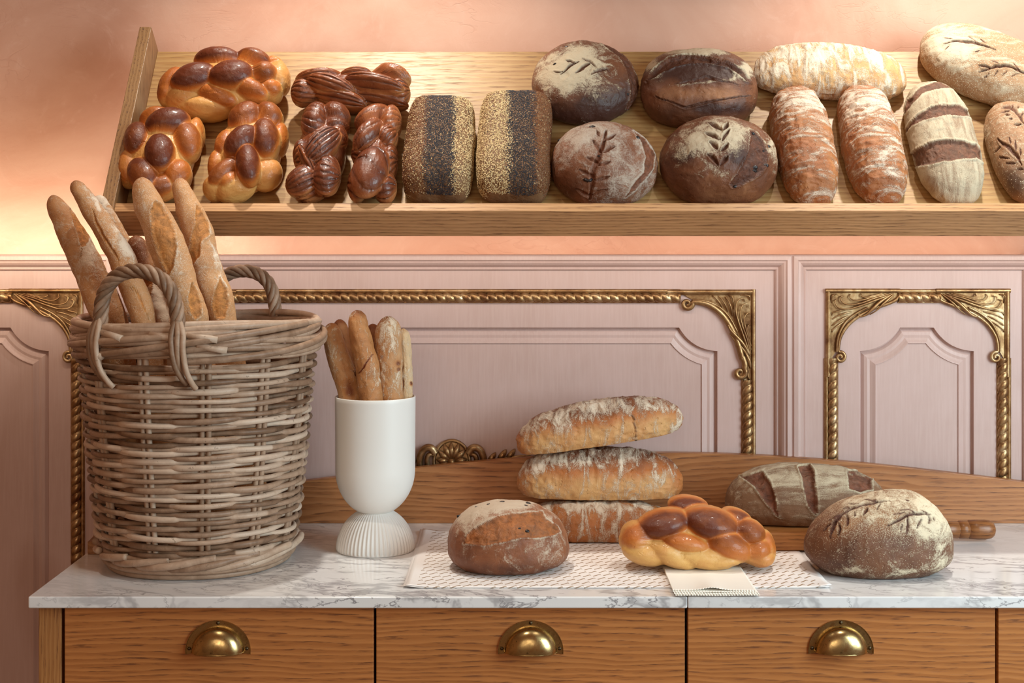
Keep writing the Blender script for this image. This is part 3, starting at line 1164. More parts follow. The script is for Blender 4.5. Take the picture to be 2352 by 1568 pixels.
CNT = np.eye(3)


def fit_pose(P, frame, mode, bbox, O, it=12, base=None):
    """size and seat a loaf: stays on its board / worktop while its outline reaches the measured one"""
    x0, y0, x1, y1 = bbox
    s = np.ones(3)
    O = np.array(O, float)
    for _ in range(it):
        Wd = O + (P * s) @ frame.T
        q = project(Wd)
        a = q.min(0); b = q.max(0)
        w_, h_ = b - a
        Y = O[1]
        k = (x1 - x0) / w_
        dy0, dy1 = y0 - a[1], y1 - b[1]
        dxc = ((x0 + x1) - (a[0] + b[0])) / 2 * Y / F
        if mode == 'shelf':
            s[0] *= k
            s[1] *= ((y1 - y0) / h_) ** 1.2
            O = O + frame[:, 0] * dxc - frame[:, 1] * ((dy0 + dy1) / 2 * Y / F / 0.72)
        elif mode == 'counter':
            s[0] *= k; s[1] *= k
            s[2] *= ((y1 - y0) / h_) ** 1.0
            # depth from the lower outline
            O[0] += dxc
            O[1] -= dy1 * Y * Y / (F * (EYE - CT)) * 0.8
        elif mode == 'stack':
            s[0] *= k; s[1] *= k
            s[2] *= ((y1 - y0) / h_)
            O[0] += dxc
            O[2] -= dy1 * Y / F
    return s, O


def seg_dist(q, pts):
    """distance of pixels q to a polyline and the running parameter 0..1"""
    best = np.full(len(q), 1e9); par = np.zeros(len(q))
    pts = np.asarray(pts, float)
    L = np.r_[0, np.cumsum(np.linalg.norm(np.diff(pts, axis=0), axis=1))]
    for i in range(len(pts) - 1):
        a, b = pts[i], pts[i + 1]
        ab = b - a
        t = np.clip(((q - a) @ ab) / (ab @ ab), 0, 1)
        d = np.linalg.norm(q - a - t[:, None] * ab, axis=1)
        m = d < best
        best = np.where(m, d, best)
        par = np.where(m, (L[i] + t * (L[i + 1] - L[i])) / L[-1], par)
    return best, par


def in_poly(q, poly):
    poly = np.asarray(poly, float)
    inside = np.zeros(len(q), bool)
    j = len(poly) - 1
    for i in range(len(poly)):
        xi, yi = poly[i]; xj, yj = poly[j]
        c = ((yi > q[:, 1]) != (yj > q[:, 1])) & (q[:, 0] < (xj - xi) * (q[:, 1] - yi) / (yj - yi + 1e-9) + xi)
        inside ^= c
        j = i
    return inside


def marks(Wd, N, spec, A, seed=0):
    """scores, burst openings, flour and burn patches on the face turned to the room.
    spec items: ('cut', pts, half width px, depth m) ('open', polygon, depth) ('flour'|'bake'|'speck'|'cutc', px, py, rx, ry, angle, amount)"""
    q = project(Wd)
    q = q + np.stack([vnoise(Wd * 55, seed + 5), vnoise(Wd * 55 + 9, seed + 6)], 1) * 2.2 + np.stack([vnoise(Wd * 240, seed + 7), vnoise(Wd * 240 + 9, seed + 8)], 1) * 0.8
    view = Wd - np.array([0, 0, EYE]); view /= np.linalg.norm(view, axis=1, keepdims=True)
    front = sstep(-0.05, 0.15, -(view * N).sum(1))
    disp = np.zeros(len(Wd))
    for it in spec:
        if it[0] == 'cut':
            d, t = seg_dist(q, it[1])
            wd = it[2] * 1.4 * (0.25 + 0.85 * np.sin(PI * np.clip(t * 0.9 + 0.07, 0, 1)))
            k = (1 - sstep(wd * 0.55, wd * 1.15, d)) * front
            rim = np.exp(-((d - wd * 1.5) / (wd * 0.5 + 0.6)) ** 2) * front
            disp -= it[3] * 1.3 * k - it[3] * 0.25 * rim
            A['cut'] = np.maximum(A['cut'], k)
        elif it[0] == 'open':
            ins = in_poly(q, it[1])
            d, t = seg_dist(q, list(it[1]) + [it[1][0]])
            k = np.where(ins, sstep(0, 5.5, d), 0) * front
            c = np.where(ins, sstep(0, 2.0, d), 0) * front
            rim = np.where(ins, 0, np.exp(-(d / 3.0) ** 2)) * front
            disp -= it[2] * k - abs(it[2]) * 0.45 * rim
            A['cut'] = np.maximum(A['cut'], c)
            A['flour'] = A['flour'] + 0.25 * rim
        else:
            nm, cx, cy, rx, ry, ang, amt = it
            c, s = math.cos(math.radians(ang)), math.sin(math.radians(ang))
            dx, dy = q[:, 0] - cx, -(q[:, 1] - cy)
            u = (dx * c + dy * s) / rx; v = (-dx * s + dy * c) / ry
            g = np.exp(-(u * u + v * v))
            A[nm] = A[nm] + amt * g * (front if nm != 'bake' else 1)
    return disp


def finish_loaf(name, Wd, Q, nu, nv, O, frame, mat, label, cat, spec=(), attrs=None, seed=0, group=None, lump=(), rag=0.0):
    N = grid_normals(Wd, nu, nv)
    A = {'bake': np.full(len(Wd), 0.5), 'flour': np.zeros(len(Wd)), 'cut': np.zeros(len(Wd)), 'speck': np.zeros(len(Wd))}
    if attrs:
        A.update({k: np.array(v, float) for k, v in attrs.items()})
    d = marks(Wd, N, spec, A, seed)
    micro = fbm(Wd * 130, 3, seed + 3) * 0.0004 + A['cut'] * (1 - 2 * np.abs(fbm(Wd * np.array([60, 90, 90.0]), 3, seed + 9))) * rag
    W2 = Wd + N * (d + micro)[:, None]
    for k in A:
        A[k] = np.clip(A[k], 0, 1.5)
    loc = (W2 - O) @ frame
    o = mk(name, loc, Q, mat, None, A)
    Mx = Matrix(frame.tolist()).to_4x4()
    Mx.translation = Vector(O)
    o.matrix_world = Mx
    tag(o, label, cat, group)
    # raisins / lumps baked into the crust
    if lump:
        q = project(W2)
        view = W2 - np.array([0, 0, EYE])
        fr = (view * N).sum(1) < 0
        for (px, py, r) in lump:
            dd = np.linalg.norm(q - np.array([px, py]), axis=1) + np.where(fr, 0, 1e3)
            i = int(dd.argmin())
            c = loc[i]
            S, Q2, a_, b_ = dome_grid(16, 10)
            R = r * (1 + 0.25 * vnoise(S * 2 + px, 3))[:, None]
            V = S * R * np.array([1.2, 0.8, 0.7]) + c
            cn = (N[i] @ frame) * r * 0.45
            rr = mk('raisin', V - c, Q2, M['raisin'], o)
            rr.location = Vector(c - cn)
    return o


M['raisin'] = mat_plain('burnt_raisin', (0.018, 0.012, 0.012), 0.35)


def loaf(label, bbox, mat, mode='shelf', size=(0.1, 0.1, 0.05, 0.035), pq=(2.2, 2.3), rot=0, thick=None, spec=(), attrs=None,
         bump=(0.004, 9), cat='bread', name='bread_loaf', seed=0, base=None, res=(300, 170), O0=None, lump=(), bend=0, group=None, waist=None, flat=0.35,
         shape=None, tilt=0):
    """size = half length x, half length y, height above, height below the widest ring (metres)"""
    S, Q, nu, nv = dome_grid(*res)
    hx, hy, hu, hd = size
    P = superegg(S, hx, hy, hu, hd, *pq)
    n = P / np.linalg.norm(P / np.array([hx, hy, hu]) ** 1, axis=1, keepdims=True)
    n = S
    P = P + n * (fbm(P * bump[1] + seed * 3.1, 3, seed) * bump[0] + fbm(P * 48 + seed, 3, seed + 1) * 0.0017 - sstep(0.45, 0.7, vnoise(P * 75, seed + 2)) * 0.0008)[:, None]
    if shape is not None:
        P = shape(P, S)
    if bend:
        P[:, 1] += bend * (P[:, 0] / hx) ** 2
    # flat sole
    zb = -hd * (1 - flat)
    z = P[:, 2]
    P[:, 2] = np.where(z < zb, zb + (z - zb) * 0.06, z) - zb
    P[:, 2] -= P[:, 2].min()
    u0 = P / np.array([hx, hy, P[:, 2].max()])
    a = math.radians(rot)
    R = np.array([[math.cos(a), -math.sin(a), 0], [math.sin(a), math.cos(a), 0], [0, 0, 1]])
    P = P @ R.T
    if tilt:
        tt = math.radians(tilt)
        R2 = np.array([[math.cos(tt), 0, -math.sin(tt)], [0, 1, 0], [math.sin(tt), 0, math.cos(tt)]])
        P = P @ R2.T
        P[:, 2] -= P[:, 2].min()
    frame = SF if mode == 'shelf' else CNT
    cx, cy = (bbox[0] + bbox[2]) / 2, (bbox[1] + bbox[3]) / 2
    if mode == 'shelf':
        t = ((HY - cy) / F * 2.6 + EYE - V0[2]) / 0.8 - 0.03
        O = shelf_pt((cx - HX) * 2.6 / F, t, 0.0008)
    elif mode == 'counter':
        zb_ = CT if base is None else base
        Y = (EYE - zb_) * F / (bbox[3] - HY) + hy
        O = np.array([(cx - HX) * Y / F, Y, zb_])
    else:
        O = np.array([(cx - HX) * O0 / F, O0, EYE - (bbox[3] - HY) * O0 / F])
    s, O = fit_pose(P, frame, mode, bbox, O, 14, base)
    P = P * s
    Wd = O + P @ frame.T
    at_ = {}
    if attrs:
        at_ = attrs(u0, S) if callable(attrs) else attrs
    print('LOAF', label[:46], 'scale', np.round(s, 2), 'O', np.round(O, 3))
    return finish_loaf(name, Wd, Q, nu, nv, O, frame, mat, label, cat, spec, at_, seed, group, lump, rag=0.0016)


# ------------------------------------------------------------------ lobed (braided) loaves
def lobed(label, bbox, mat, mode, lobes, thick, groove=None, cat='bread', name='braided_loaf', seed=0, res=(380, 230), base_k=0.93, zz=None, spec=(),
          core_tone=0.15, ypm=None, group=None, base=None, sm=1):
    """lobes: (px, py, a px, b px, angle, lift m, half thickness m, tone[, ridges]) measured on the photograph"""
    x0, y0, x1, y1 = bbox
    cx, cy = (x0 + x1) / 2, (y0 + y1) / 2
    S, Q, nu, nv = dome_grid(*res)
    if mode == 'shelf':
        pm = F / 2.60
        hx = (x1 - x0) / 2 / pm * base_k
        hy = (y1 - y0) / 2 / pm * base_k * 1.05
        hz = thick * 0.45
        C0 = np.array([0, 0, thick * 0.36])
    else:
        pm = F / 2.42
        hx = (x1 - x0) / 2 / pm * base_k
        hy = (ypm or 0.06)
        hz = (y1 - y0) / pm * 0.45
        C0 = np.array([0, 0, (y1 - y0) / pm * 0.42])
    sc = np.array([hx, hy, hz])
    D = S * sc
    if mode == 'shelf':
        D = S * np.array([hx, hy, thick * 0.5])
    D /= np.linalg.norm(D, axis=1, keepdims=True)
    r_base = 1 / np.linalg.norm(D / sc, axis=1)
    best = r_base.copy()
    second = np.zeros_like(best)
    win = np.full(len(S), -1)
    loc = np.zeros((len(S), 3))
    Ls = []
    for L in lobes:
        px, py, a, b, ang, lift, c, tone = L[:8]
        if mode == 'shelf':
            lx = (px - cx) / pm
            ly = ((cy - py) / pm - 0.598 * (lift - thick * 0.45)) / 0.80
            cen = np.array([lx, ly, lift])
            r = math.radians(ang)
            ax1 = np.array([math.cos(r), math.sin(r), 0]); ax2 = np.array([-math.sin(r), math.cos(r), 0]); ax3 = np.array([0, 0, 1.0])
        else:
            lx = (px - cx) / pm
            lz = (y1 - py) / pm
            cen = np.array([lx, -lift, lz])
            r = math.radians(ang)
            ax1 = np.array([math.cos(r), 0, math.sin(r)]); ax2 = np.array([-math.sin(r), 0, math.cos(r)]); ax3 = np.array([0, -1.0, 0])
        A = np.stack([ax1 / (a / pm), ax2 / (b / pm), ax3 / c])
        Ls.append((A, cen, tone, L[8] if len(L) > 8 else 0, (ax1, ax2, ax3)))
        d = D @ A.T
        o = A @ (C0 - cen)
        qa = (d * d).sum(1); qb = 2 * (d @ o); qc = o @ o - 1
        disc = qb * qb - 4 * qa * qc
        t = np.where(disc > 0, (-qb + np.sqrt(np.maximum(disc, 0))) / (2 * qa), -1)
        k = len(Ls) - 1
        better = t > best
        second = np.where(better, best, np.maximum(second, t))
        best = np.where(better, t, best)
        win = np.where(better, k, win)
        hit = o + d * t[:, None]
        loc = np.where(better[:, None], hit, loc)
    seam = (best - second)
    g = smooth_r(best, nu, nv, sm)
    seam = smooth_r(seam, nu, nv, 1)
    tone = np.full(len(S), core_tone)
    for k, (A, cen, tn, rg, axs) in enumerate(Ls):
        tone = np.where(win == k, tn, tone)
    up = np.clip(loc[:, 2], -1, 1)
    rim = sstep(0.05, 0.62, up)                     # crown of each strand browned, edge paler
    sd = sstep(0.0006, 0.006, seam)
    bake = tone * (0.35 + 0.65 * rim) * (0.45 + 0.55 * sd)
    bake = np.where(win < 0, core_tone, bake)
    bake = smooth_r(bake, nu, nv, 2)
    grv = np.zeros(len(S))
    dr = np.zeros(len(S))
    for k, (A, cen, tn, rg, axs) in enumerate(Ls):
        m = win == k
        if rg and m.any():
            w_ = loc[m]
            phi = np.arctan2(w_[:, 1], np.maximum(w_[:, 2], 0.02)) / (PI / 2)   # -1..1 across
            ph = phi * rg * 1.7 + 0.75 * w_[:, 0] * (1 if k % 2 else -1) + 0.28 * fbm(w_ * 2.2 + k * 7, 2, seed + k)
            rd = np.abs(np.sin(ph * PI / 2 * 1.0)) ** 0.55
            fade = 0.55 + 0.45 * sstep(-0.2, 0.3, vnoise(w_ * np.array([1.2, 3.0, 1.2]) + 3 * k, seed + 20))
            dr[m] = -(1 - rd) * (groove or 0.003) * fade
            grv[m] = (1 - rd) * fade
    nz = fbm(S * 3.0 + seed, 3, seed) * 0.0016 + fbm(S * np.array([14, 14, 14.0]), 2, seed + 4) * 0.0005
    r = g + dr + nz
    P = C0 + D * r[:, None]
    zb = 0.0
    P[:, 2] = np.where(P[:, 2] < zb, zb + (P[:, 2] - zb) * 0.04, P[:, 2])
    P[:, 2] -= P[:, 2].min()
    low = P[:, 2] / max(P[:, 2].max(), 1e-6)
    frame = SF if mode == 'shelf' else CNT
    if mode == 'shelf':
        t = ((HY - cy) / F * 2.6 + EYE - V0[2]) / 0.8 - 0.03
        O = shelf_pt((cx - HX) * 2.6 / F, t, 0.0008)
    else:
        zb_ = CT if base is None else base
        Y = (EYE - zb_) * F / (bbox[3] - HY) + hy
        O = np.array([(cx - HX) * Y / F, Y, zb_])
    s, O = fit_pose(P, frame, mode, bbox, O, 14)
    Wd = O + (P * s) @ frame.T
    print('LOBED', label[:46], 'scale', np.round(s, 2), 'O', np.round(O, 3))
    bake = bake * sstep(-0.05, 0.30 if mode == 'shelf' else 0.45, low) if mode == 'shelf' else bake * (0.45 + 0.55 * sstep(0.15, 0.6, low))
    return finish_loaf(name, Wd, Q, nu, nv, O, frame, mat, label, cat, spec, {'bake': bake, 'cut': np.clip(grv, 0, 1)}, seed, group)


# ------------------------------------------------------------------ crusts
CR = {}
CR['challah'] = mat_crust('egg_glazed_crust', (0.66, 0.38, 0.12), (0.47, 0.135, 0.022), (0.115, 0.022, 0.006), rough=0.40, bumps=0.42, vary=0.55, coat=0.14, fk=0.0)
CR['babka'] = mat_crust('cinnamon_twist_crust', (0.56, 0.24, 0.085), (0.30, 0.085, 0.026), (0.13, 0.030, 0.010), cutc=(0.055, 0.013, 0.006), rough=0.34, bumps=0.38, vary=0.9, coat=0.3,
                        flour=(0.52, 0.27, 0.14), fk=0.5)
CR['tin'] = mat_crust('seeded_tin_crust', (0.34, 0.19, 0.09), (0.20, 0.10, 0.045), (0.07, 0.035, 0.02), rough=0.6, bumps=0.6, vary=0.8)
CR['rye'] = mat_crust('dark_floured_crust', (0.38, 0.17, 0.075), (0.17, 0.062, 0.028), (0.055, 0.02, 0.013), flour=(0.60, 0.50, 0.35), cutc=(0.115, 0.036, 0.016), fscale=32, fk=0.75, rough=0.45, vary=0.9, fsoft=0.2, blister=0.25, fgrain=420)
CR['rye_grey'] = mat_crust('grey_floured_crust', (0.40, 0.17, 0.08), (0.20, 0.075, 0.036), (0.07, 0.026, 0.016), flour=(0.52, 0.44, 0.36), cutc=(0.19, 0.062, 0.026), fscale=34, fk=0.55, rough=0.5, vary=0.9, fsoft=0.2, blister=0.2, fgrain=420)
CR['ciabatta_x'] = mat_crust('wrinkled_floured_crust', (0.66, 0.39, 0.16), (0.44, 0.145, 0.036), (0.15, 0.042, 0.015), flour=(0.76, 0.66, 0.52), fscale=20, fstretch=(2.6, 0.8, 1.1), fk=1.15, rough=0.5, vary=0.7, fsoft=0.2, bumps=0.75)
CR['ciabatta_y'] = mat_crust('wrinkled_floured_crust_across', (0.50, 0.22, 0.08), (0.34, 0.115, 0.038), (0.14, 0.042, 0.017), flour=(0.74, 0.63, 0.50), fscale=20, fstretch=(0.8, 2.6, 1.2), fk=1.15, rough=0.5, vary=0.8, fsoft=0.22, bumps=0.75)
CR['banded'] = mat_crust('banneton_floured_crust', (0.36, 0.22, 0.12), (0.24, 0.13, 0.07), (0.11, 0.055, 0.03), flour=(0.56, 0.48, 0.34), cutc=(0.165, 0.058, 0.028), fscale=16, fstretch=(3.2, 0.5, 1), fk=0.6, rough=0.6, vary=0.6, fsoft=0.25, bumps=0.5)
CR['banded_x'] = mat_crust('banneton_floured_crust_long', (0.34, 0.20, 0.11), (0.20, 0.10, 0.05), (0.08, 0.04, 0.025), flour=(0.60, 0.51, 0.36), cutc=(0.19, 0.065, 0.032), fscale=16, fstretch=(0.5, 3.0, 3.2), fk=0.75, rough=0.6, vary=0.6, fsoft=0.25, bumps=0.5)
CR['semolina'] = mat_crust('semolina_speckled_crust', (0.46, 0.24, 0.10), (0.20, 0.085, 0.040), (0.075, 0.030, 0.018), flour=(0.74, 0.64, 0.46), cutc=(0.10, 0.030, 0.018), fscale=34, fk=0.9, fgrain=380, rough=0.55, vary=0.8, speck=760, bumps=0.6, fsoft=0.25)
CR['semolina_pale'] = mat_crust('pale_semolina_crust', (0.50, 0.31, 0.16), (0.38, 0.20, 0.10), (0.14, 0.075, 0.045), flour=(0.72, 0.62, 0.45), cutc=(0.14, 0.046, 0.018), fscale=22, fstretch=(0.8, 2.2, 1), fk=0.42, rough=0.6, vary=0.5, speck=420, bumps=0.5)
CR['baguette'] = mat_crust('baguette_crust', (0.64, 0.36, 0.17), (0.50, 0.23, 0.09), (0.22, 0.075, 0.026), flour=(0.82, 0.70, 0.56), cutc=(0.54, 0.22, 0.055), fscale=60, fk=0.75, rough=0.55, vary=0.8, speck=850, bumps=0.5, fsoft=0.2)
CR['bread_stick'] = mat_crust('bread_stick_crust', (0.68, 0.48, 0.28), (0.50, 0.22, 0.075), (0.22, 0.065, 0.02), flour=(0.78, 0.66, 0.51), cutc=(0.27, 0.055, 0.015), fscale=45, fstretch=(1.6, 1.6, 0.7), fk=0.85, rough=0.5, vary=1.0, bumps=0.6)
CR['raisin_rye'] = mat_crust('raisin_loaf_crust', (0.42, 0.18, 0.08), (0.24, 0.085, 0.036), (0.08, 0.028, 0.016), flour=(0.56, 0.46, 0.35), cutc=(0.34, 0.115, 0.032), fscale=34, fk=0.7, fsoft=0.2, rough=0.5, vary=0.9, blister=0.2, fgrain=420)

# ------------------------------------------------------------------ plaited egg loaves on the shelf
z1 = Zm(240, 80, 3.267)
def L1(x, y, a, b, ang, lift, c, tone, rg=0):
    px, py = z1(x, y)
    k = (1.0 if a > 215 or b > 300 else (1.30 if rg else 1.22)) / 3.267
    return (px, py, a * k, b * k, ang, lift, c * 1.08, tone, rg)

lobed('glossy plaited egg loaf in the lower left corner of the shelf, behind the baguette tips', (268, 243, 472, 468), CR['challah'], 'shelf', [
    L1(430, 930, 300, 320, 0, 0.030, 0.036, 0.30),
    L1(340, 610, 130, 75, 15, 0.045, 0.030, 0.62),
    L1(490, 655, 170, 108, 12, 0.068, 0.030, 1.05),
    L1(235, 800, 105, 150, 12, 0.058, 0.030, 0.95),
    L1(675, 800, 105, 160, 20, 0.055, 0.030, 0.80),
    L1(480, 905, 112, 150, 14, 0.076, 0.026, 1.15),
    L1(355, 1080, 105, 150, 40, 0.064, 0.026, 0.95),
    L1(500, 1180, 140, 80, 20, 0.050, 0.026, 0.80),
    L1(640, 1080, 100, 120, -20, 0.052, 0.028, 0.62),
    L1(180, 1010, 95, 150, 5, 0.040, 0.028, 0.42),
    L1(720, 720, 60, 120, 10, 0.036, 0.026, 0.50),
], 0.10, seed=11, group='plaited egg loaves on the shelf')
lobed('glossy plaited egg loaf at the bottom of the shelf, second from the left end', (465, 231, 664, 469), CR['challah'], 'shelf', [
    L1(1060, 900, 300, 340, 0, 0.028, 0.034, 0.26),
    L1(1020, 620, 140, 120, 35, 0.058, 0.032, 0.88),
    L1(1235, 600, 120, 95, -30, 0.054, 0.030, 0.82),
    L1(1240, 800, 112, 165, 12, 0.064, 0.032, 0.95),
    L1(865, 840, 85, 125, -8, 0.050, 0.026, 0.55),
    L1(1035, 825, 150, 100, 48, 0.076, 0.028, 1.12),
    L1(1125, 1010, 92, 165, 14, 0.072, 0.028, 1.02),
    L1(915, 1070, 150, 80, 42, 0.060, 0.026, 0.78),
    L1(800, 1000, 70, 120, 0, 0.040, 0.026, 0.50),
    L1(820, 1180, 95, 85, 0, 0.042, 0.026, 0.22),
    L1(1010, 1190, 150, 85, 15, 0.046, 0.026, 0.20),
    L1(960, 1150, 80, 70, 30, 0.056, 0.022, 0.50),
    L1(1260, 1070, 130, 110, 25, 0.042, 0.028, 0.36),
    L1(1350, 780, 60, 130, 0, 0.038, 0.026, 0.58),
], 0.10, seed=12, group='plaited egg loaves on the shelf')
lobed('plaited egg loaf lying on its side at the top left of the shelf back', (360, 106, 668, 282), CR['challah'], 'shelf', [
    L1(880, 400, 440, 210, -6, 0.028, 0.034, 0.24),
    L1(455, 390, 85, 165, -15, 0.045, 0.030, 0.68),
    L1(660, 340, 165, 110, 24, 0.068, 0.030, 1.05),
    L1(820, 165, 172, 90, -2, 0.056, 0.032, 1.0),
    L1(970, 325, 158, 122, 8, 0.074, 0.030, 1.0),
    L1(1115, 165, 130, 72, -14, 0.056, 0.030, 0.92),
    L1(1230, 300, 88, 85, 0, 0.066, 0.028, 0.80),
    L1(845, 500, 165, 85, -22, 0.050, 0.028, 0.60),
    L1(1110, 435, 150, 78, -24, 0.060, 0.026, 0.70),
    L1(1335, 310, 75, 140, 10, 0.044, 0.028, 0.30),
    L1(1280, 440, 85, 75, 0, 0.048, 0.028, 0.55),
    L1(1290, 200, 80, 50, -30, 0.040, 0.026, 0.45),
    L1(560, 520, 140, 90, -12, 0.042, 0.028, 0.32),
    L1(740, 590, 190, 75, -8, 0.040, 0.026, 0.18),
], 0.10, seed=13, group='plaited egg loaves on the shelf')

# ------------------------------------------------------------------ cinnamon twists
lobed('wide cinnamon twist loaf lying across the two upright twists', (667, 143, 945, 262), CR['babka'], 'shelf', [
    L1(1850, 470, 440, 130, 0, 0.024, 0.030, 0.7, 5),
    L1(1460, 430, 75, 130, 0, 0.046, 0.028, 0.8, 5),
    L1(1590, 300, 150, 60, 8, 0.060, 0.026, 0.65, 5),
    L1(1690, 400, 165, 85, -25, 0.068, 0.026, 0.75, 4),
    L1(1760, 520, 190, 70, -25, 0.052, 0.026, 0.8, 4),
    L1(1880, 280, 110, 55, 10, 0.058, 0.026, 0.5, 4),
    L1(2040, 390, 250, 100, -20, 0.070, 0.028, 0.75, 3),
    L1(2180, 270, 130, 80, -40, 0.060, 0.028, 0.45, 5),
    L1(2220, 430, 75, 140, 5, 0.048, 0.028, 0.7, 5),
    L1(2060, 530, 200, 60, -15, 0.042, 0.026, 0.8, 3),
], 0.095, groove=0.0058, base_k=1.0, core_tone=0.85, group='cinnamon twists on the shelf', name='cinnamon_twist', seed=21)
lobed('dark glazed cinnamon twist standing right of the egg loaves on the shelf', (655, 232, 806, 470), CR['babka'], 'shelf', [
    L1(1600, 900, 220, 350, 0, 0.028, 0.032, 0.9, 5),
    L1(1530, 640, 110, 150, -10, 0.064, 0.028, 0.95, 5),
    L1(1740, 590, 120, 85, -25, 0.062, 0.028, 0.9, 5),
    L1(1740, 700, 110, 60, 5, 0.054, 0.028, 0.9, 4),
    L1(1760, 790, 90, 90, -20, 0.056, 0.026, 0.95, 3),
    L1(1640, 870, 175, 110, 48, 0.078, 0.026, 1.0, 5),
    L1(1440, 950, 80, 130, 15, 0.054, 0.028, 0.95, 5),
    L1(1500, 1000, 150, 55, -55, 0.066, 0.024, 0.9, 3),
    L1(1470, 1160, 135, 110, 20, 0.058, 0.028, 1.0, 5),
    L1(1700, 1110, 110, 160, 0, 0.064, 0.028, 1.0, 6),
    L1(1560, 1220, 140, 70, 25, 0.046, 0.026, 0.95, 4),
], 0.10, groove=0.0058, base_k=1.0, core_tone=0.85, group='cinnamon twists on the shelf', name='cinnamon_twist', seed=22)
lobed('cinnamon twist standing left of the seeded tin loaves', (797, 237, 924, 471), CR['babka'], 'shelf', [
    L1(2030, 900, 200, 360, 0, 0.028, 0.032, 0.8, 5),
    L1(1980, 600, 150, 80, 25, 0.056, 0.028, 0.6, 3),
    L1(2170, 640, 85, 130, 0, 0.058, 0.028, 0.45, 5),
    L1(1960, 760, 150, 90, 52, 0.072, 0.026, 0.85, 2),
    L1(2140, 780, 90, 85, 40, 0.062, 0.026, 0.75, 4),
    L1(1890, 910, 75, 70, 0, 0.052, 0.026, 0.85, 4),
    L1(2180, 960, 60, 150, 0, 0.050, 0.026, 0.9, 5),
    L1(2010, 1060, 140, 200, -18, 0.074, 0.026, 1.0, 2),
    L1(2150, 1180, 90, 110, 0, 0.052, 0.026, 0.95, 4),
    L1(1880, 1150, 80, 130, 0, 0.046, 0.026, 0.9, 3),
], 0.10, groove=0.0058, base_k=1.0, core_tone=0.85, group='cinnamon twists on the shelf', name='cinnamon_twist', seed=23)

# ------------------------------------------------------------------ seeded tin loaves
def octa_seeds(P, N, T, L, Wd_, H, jit=0.5):
    """one mesh of tiny six-pointed seeds lying on the surface"""
    n = len(P)
    B = np.cross(N, T)
    c = P + N * (H * 0.35)
    V = np.stack([c + T * L, c - T * L * 0.8, c + B * Wd_, c - B * Wd_, c + N * H, c - N * H], 1).reshape(-1, 3)
    f = np.array([(0, 2, 4), (2, 1, 4), (1, 3, 4), (3, 0, 4), (2, 0, 5), (1, 2, 5), (3, 1, 5), (0, 3, 5)])
    Q = (np.arange(n)[:, None, None] * 6 + f[None]).reshape(-1, 3)
    return V, Q

M['sesame'] = mat_plain('sesame', (0.72, 0.53, 0.28), 0.38)
M['poppy'] = mat_plain('poppy', (0.035, 0.036, 0.045), 0.5)
M['flax'] = mat_plain('linseed', (0.22, 0.085, 0.035), 0.22)

def tin_loaf(label, bbox, stripes, rot=0, seed=0):
    def shape(P, S):
        # waist slightly narrower at the foot; domed top
        return P
    o = loaf(label, bbox, CR['tin'], 'shelf', size=(0.062, 0.102, 0.058, 0.045), pq=(5.0, 3.4), rot=rot, seed=seed, bump=(0.0035, 16), flat=0.30,
             name='seeded_tin_loaf', group='seeded tin loaves on the shelf', res=(360, 200), attrs=lambda u, S: {'bake': 0.45 + 0.3 * (u[:, 0] * 0)})
    me = o.data
    n = len(me.vertices)
    co = np.empty(n * 3, np.float32); me.vertices.foreach_get('co', co); co = co.reshape(-1, 3).astype(float)
    nu, nv = 360, 200
    N = grid_normals(co, nu, nv)
    lo, hi = co.min(0), co.max(0)
    u = (co[:, 0] - lo[0]) / (hi[0] - lo[0])
    r = np.random.default_rng(seed)
    # area weights per vertex
    G = co.reshape(nv, nu, 3)
    du = np.linalg.norm(np.roll(G, -1, 1) - G, axis=2); dv = np.linalg.norm(np.gradient(G, axis=0), axis=2)
    ar = (du * dv).reshape(-1)
    lowcut = (co[:, 2] > 0.020) & ((co[:, 1] > lo[1] + 0.010) | (co[:, 2] > 0.042))
    for (nm, u0, u1, cnt, mat, L, W_, H) in stripes:
        ww = ar * lowcut * sstep(u0 - 0.05, u0 + 0.03, u + 0.03 * vnoise(co * 40, 3)) * (1 - sstep(u1 - 0.03, u1 + 0.05, u + 0.03 * vnoise(co * 40, 4)))
        ww = ww + ar * lowcut * 0.02
        idx = r.choice(n, cnt, p=ww / ww.sum())
        idx2 = (idx + 1) % n
        f = r.random((cnt, 1))
        P = co[idx] + (np.where(np.linalg.norm(co[idx2] - co[idx], axis=1, keepdims=True) < 0.01, co[idx2] - co[idx], 0)) * f
        Nn = N[idx]
        P = P + np.cross(Nn, r.normal(size=(cnt, 3))) * 0.0011
        T = r.normal(size=(cnt, 3)); T -= Nn * (T * Nn).sum(1, keepdims=True); T /= np.linalg.norm(T, axis=1, keepdims=True)
        Nn = Nn + 0.25 * r.normal(size=(cnt, 3)); Nn /= np.linalg.norm(Nn, axis=1, keepdims=True)
        T -= Nn * (T * Nn).sum(1, keepdims=True); T /= np.linalg.norm(T, axis=1, keepdims=True)
        k = 0.8 + 0.4 * r.random((cnt, 1))
        V, Q = octa_seeds(P, Nn, T, L * k, W_ * k, H * k)
        s = mk(nm, V, Q, mat, o)
        s['kind'] = 'stuff'
    return o

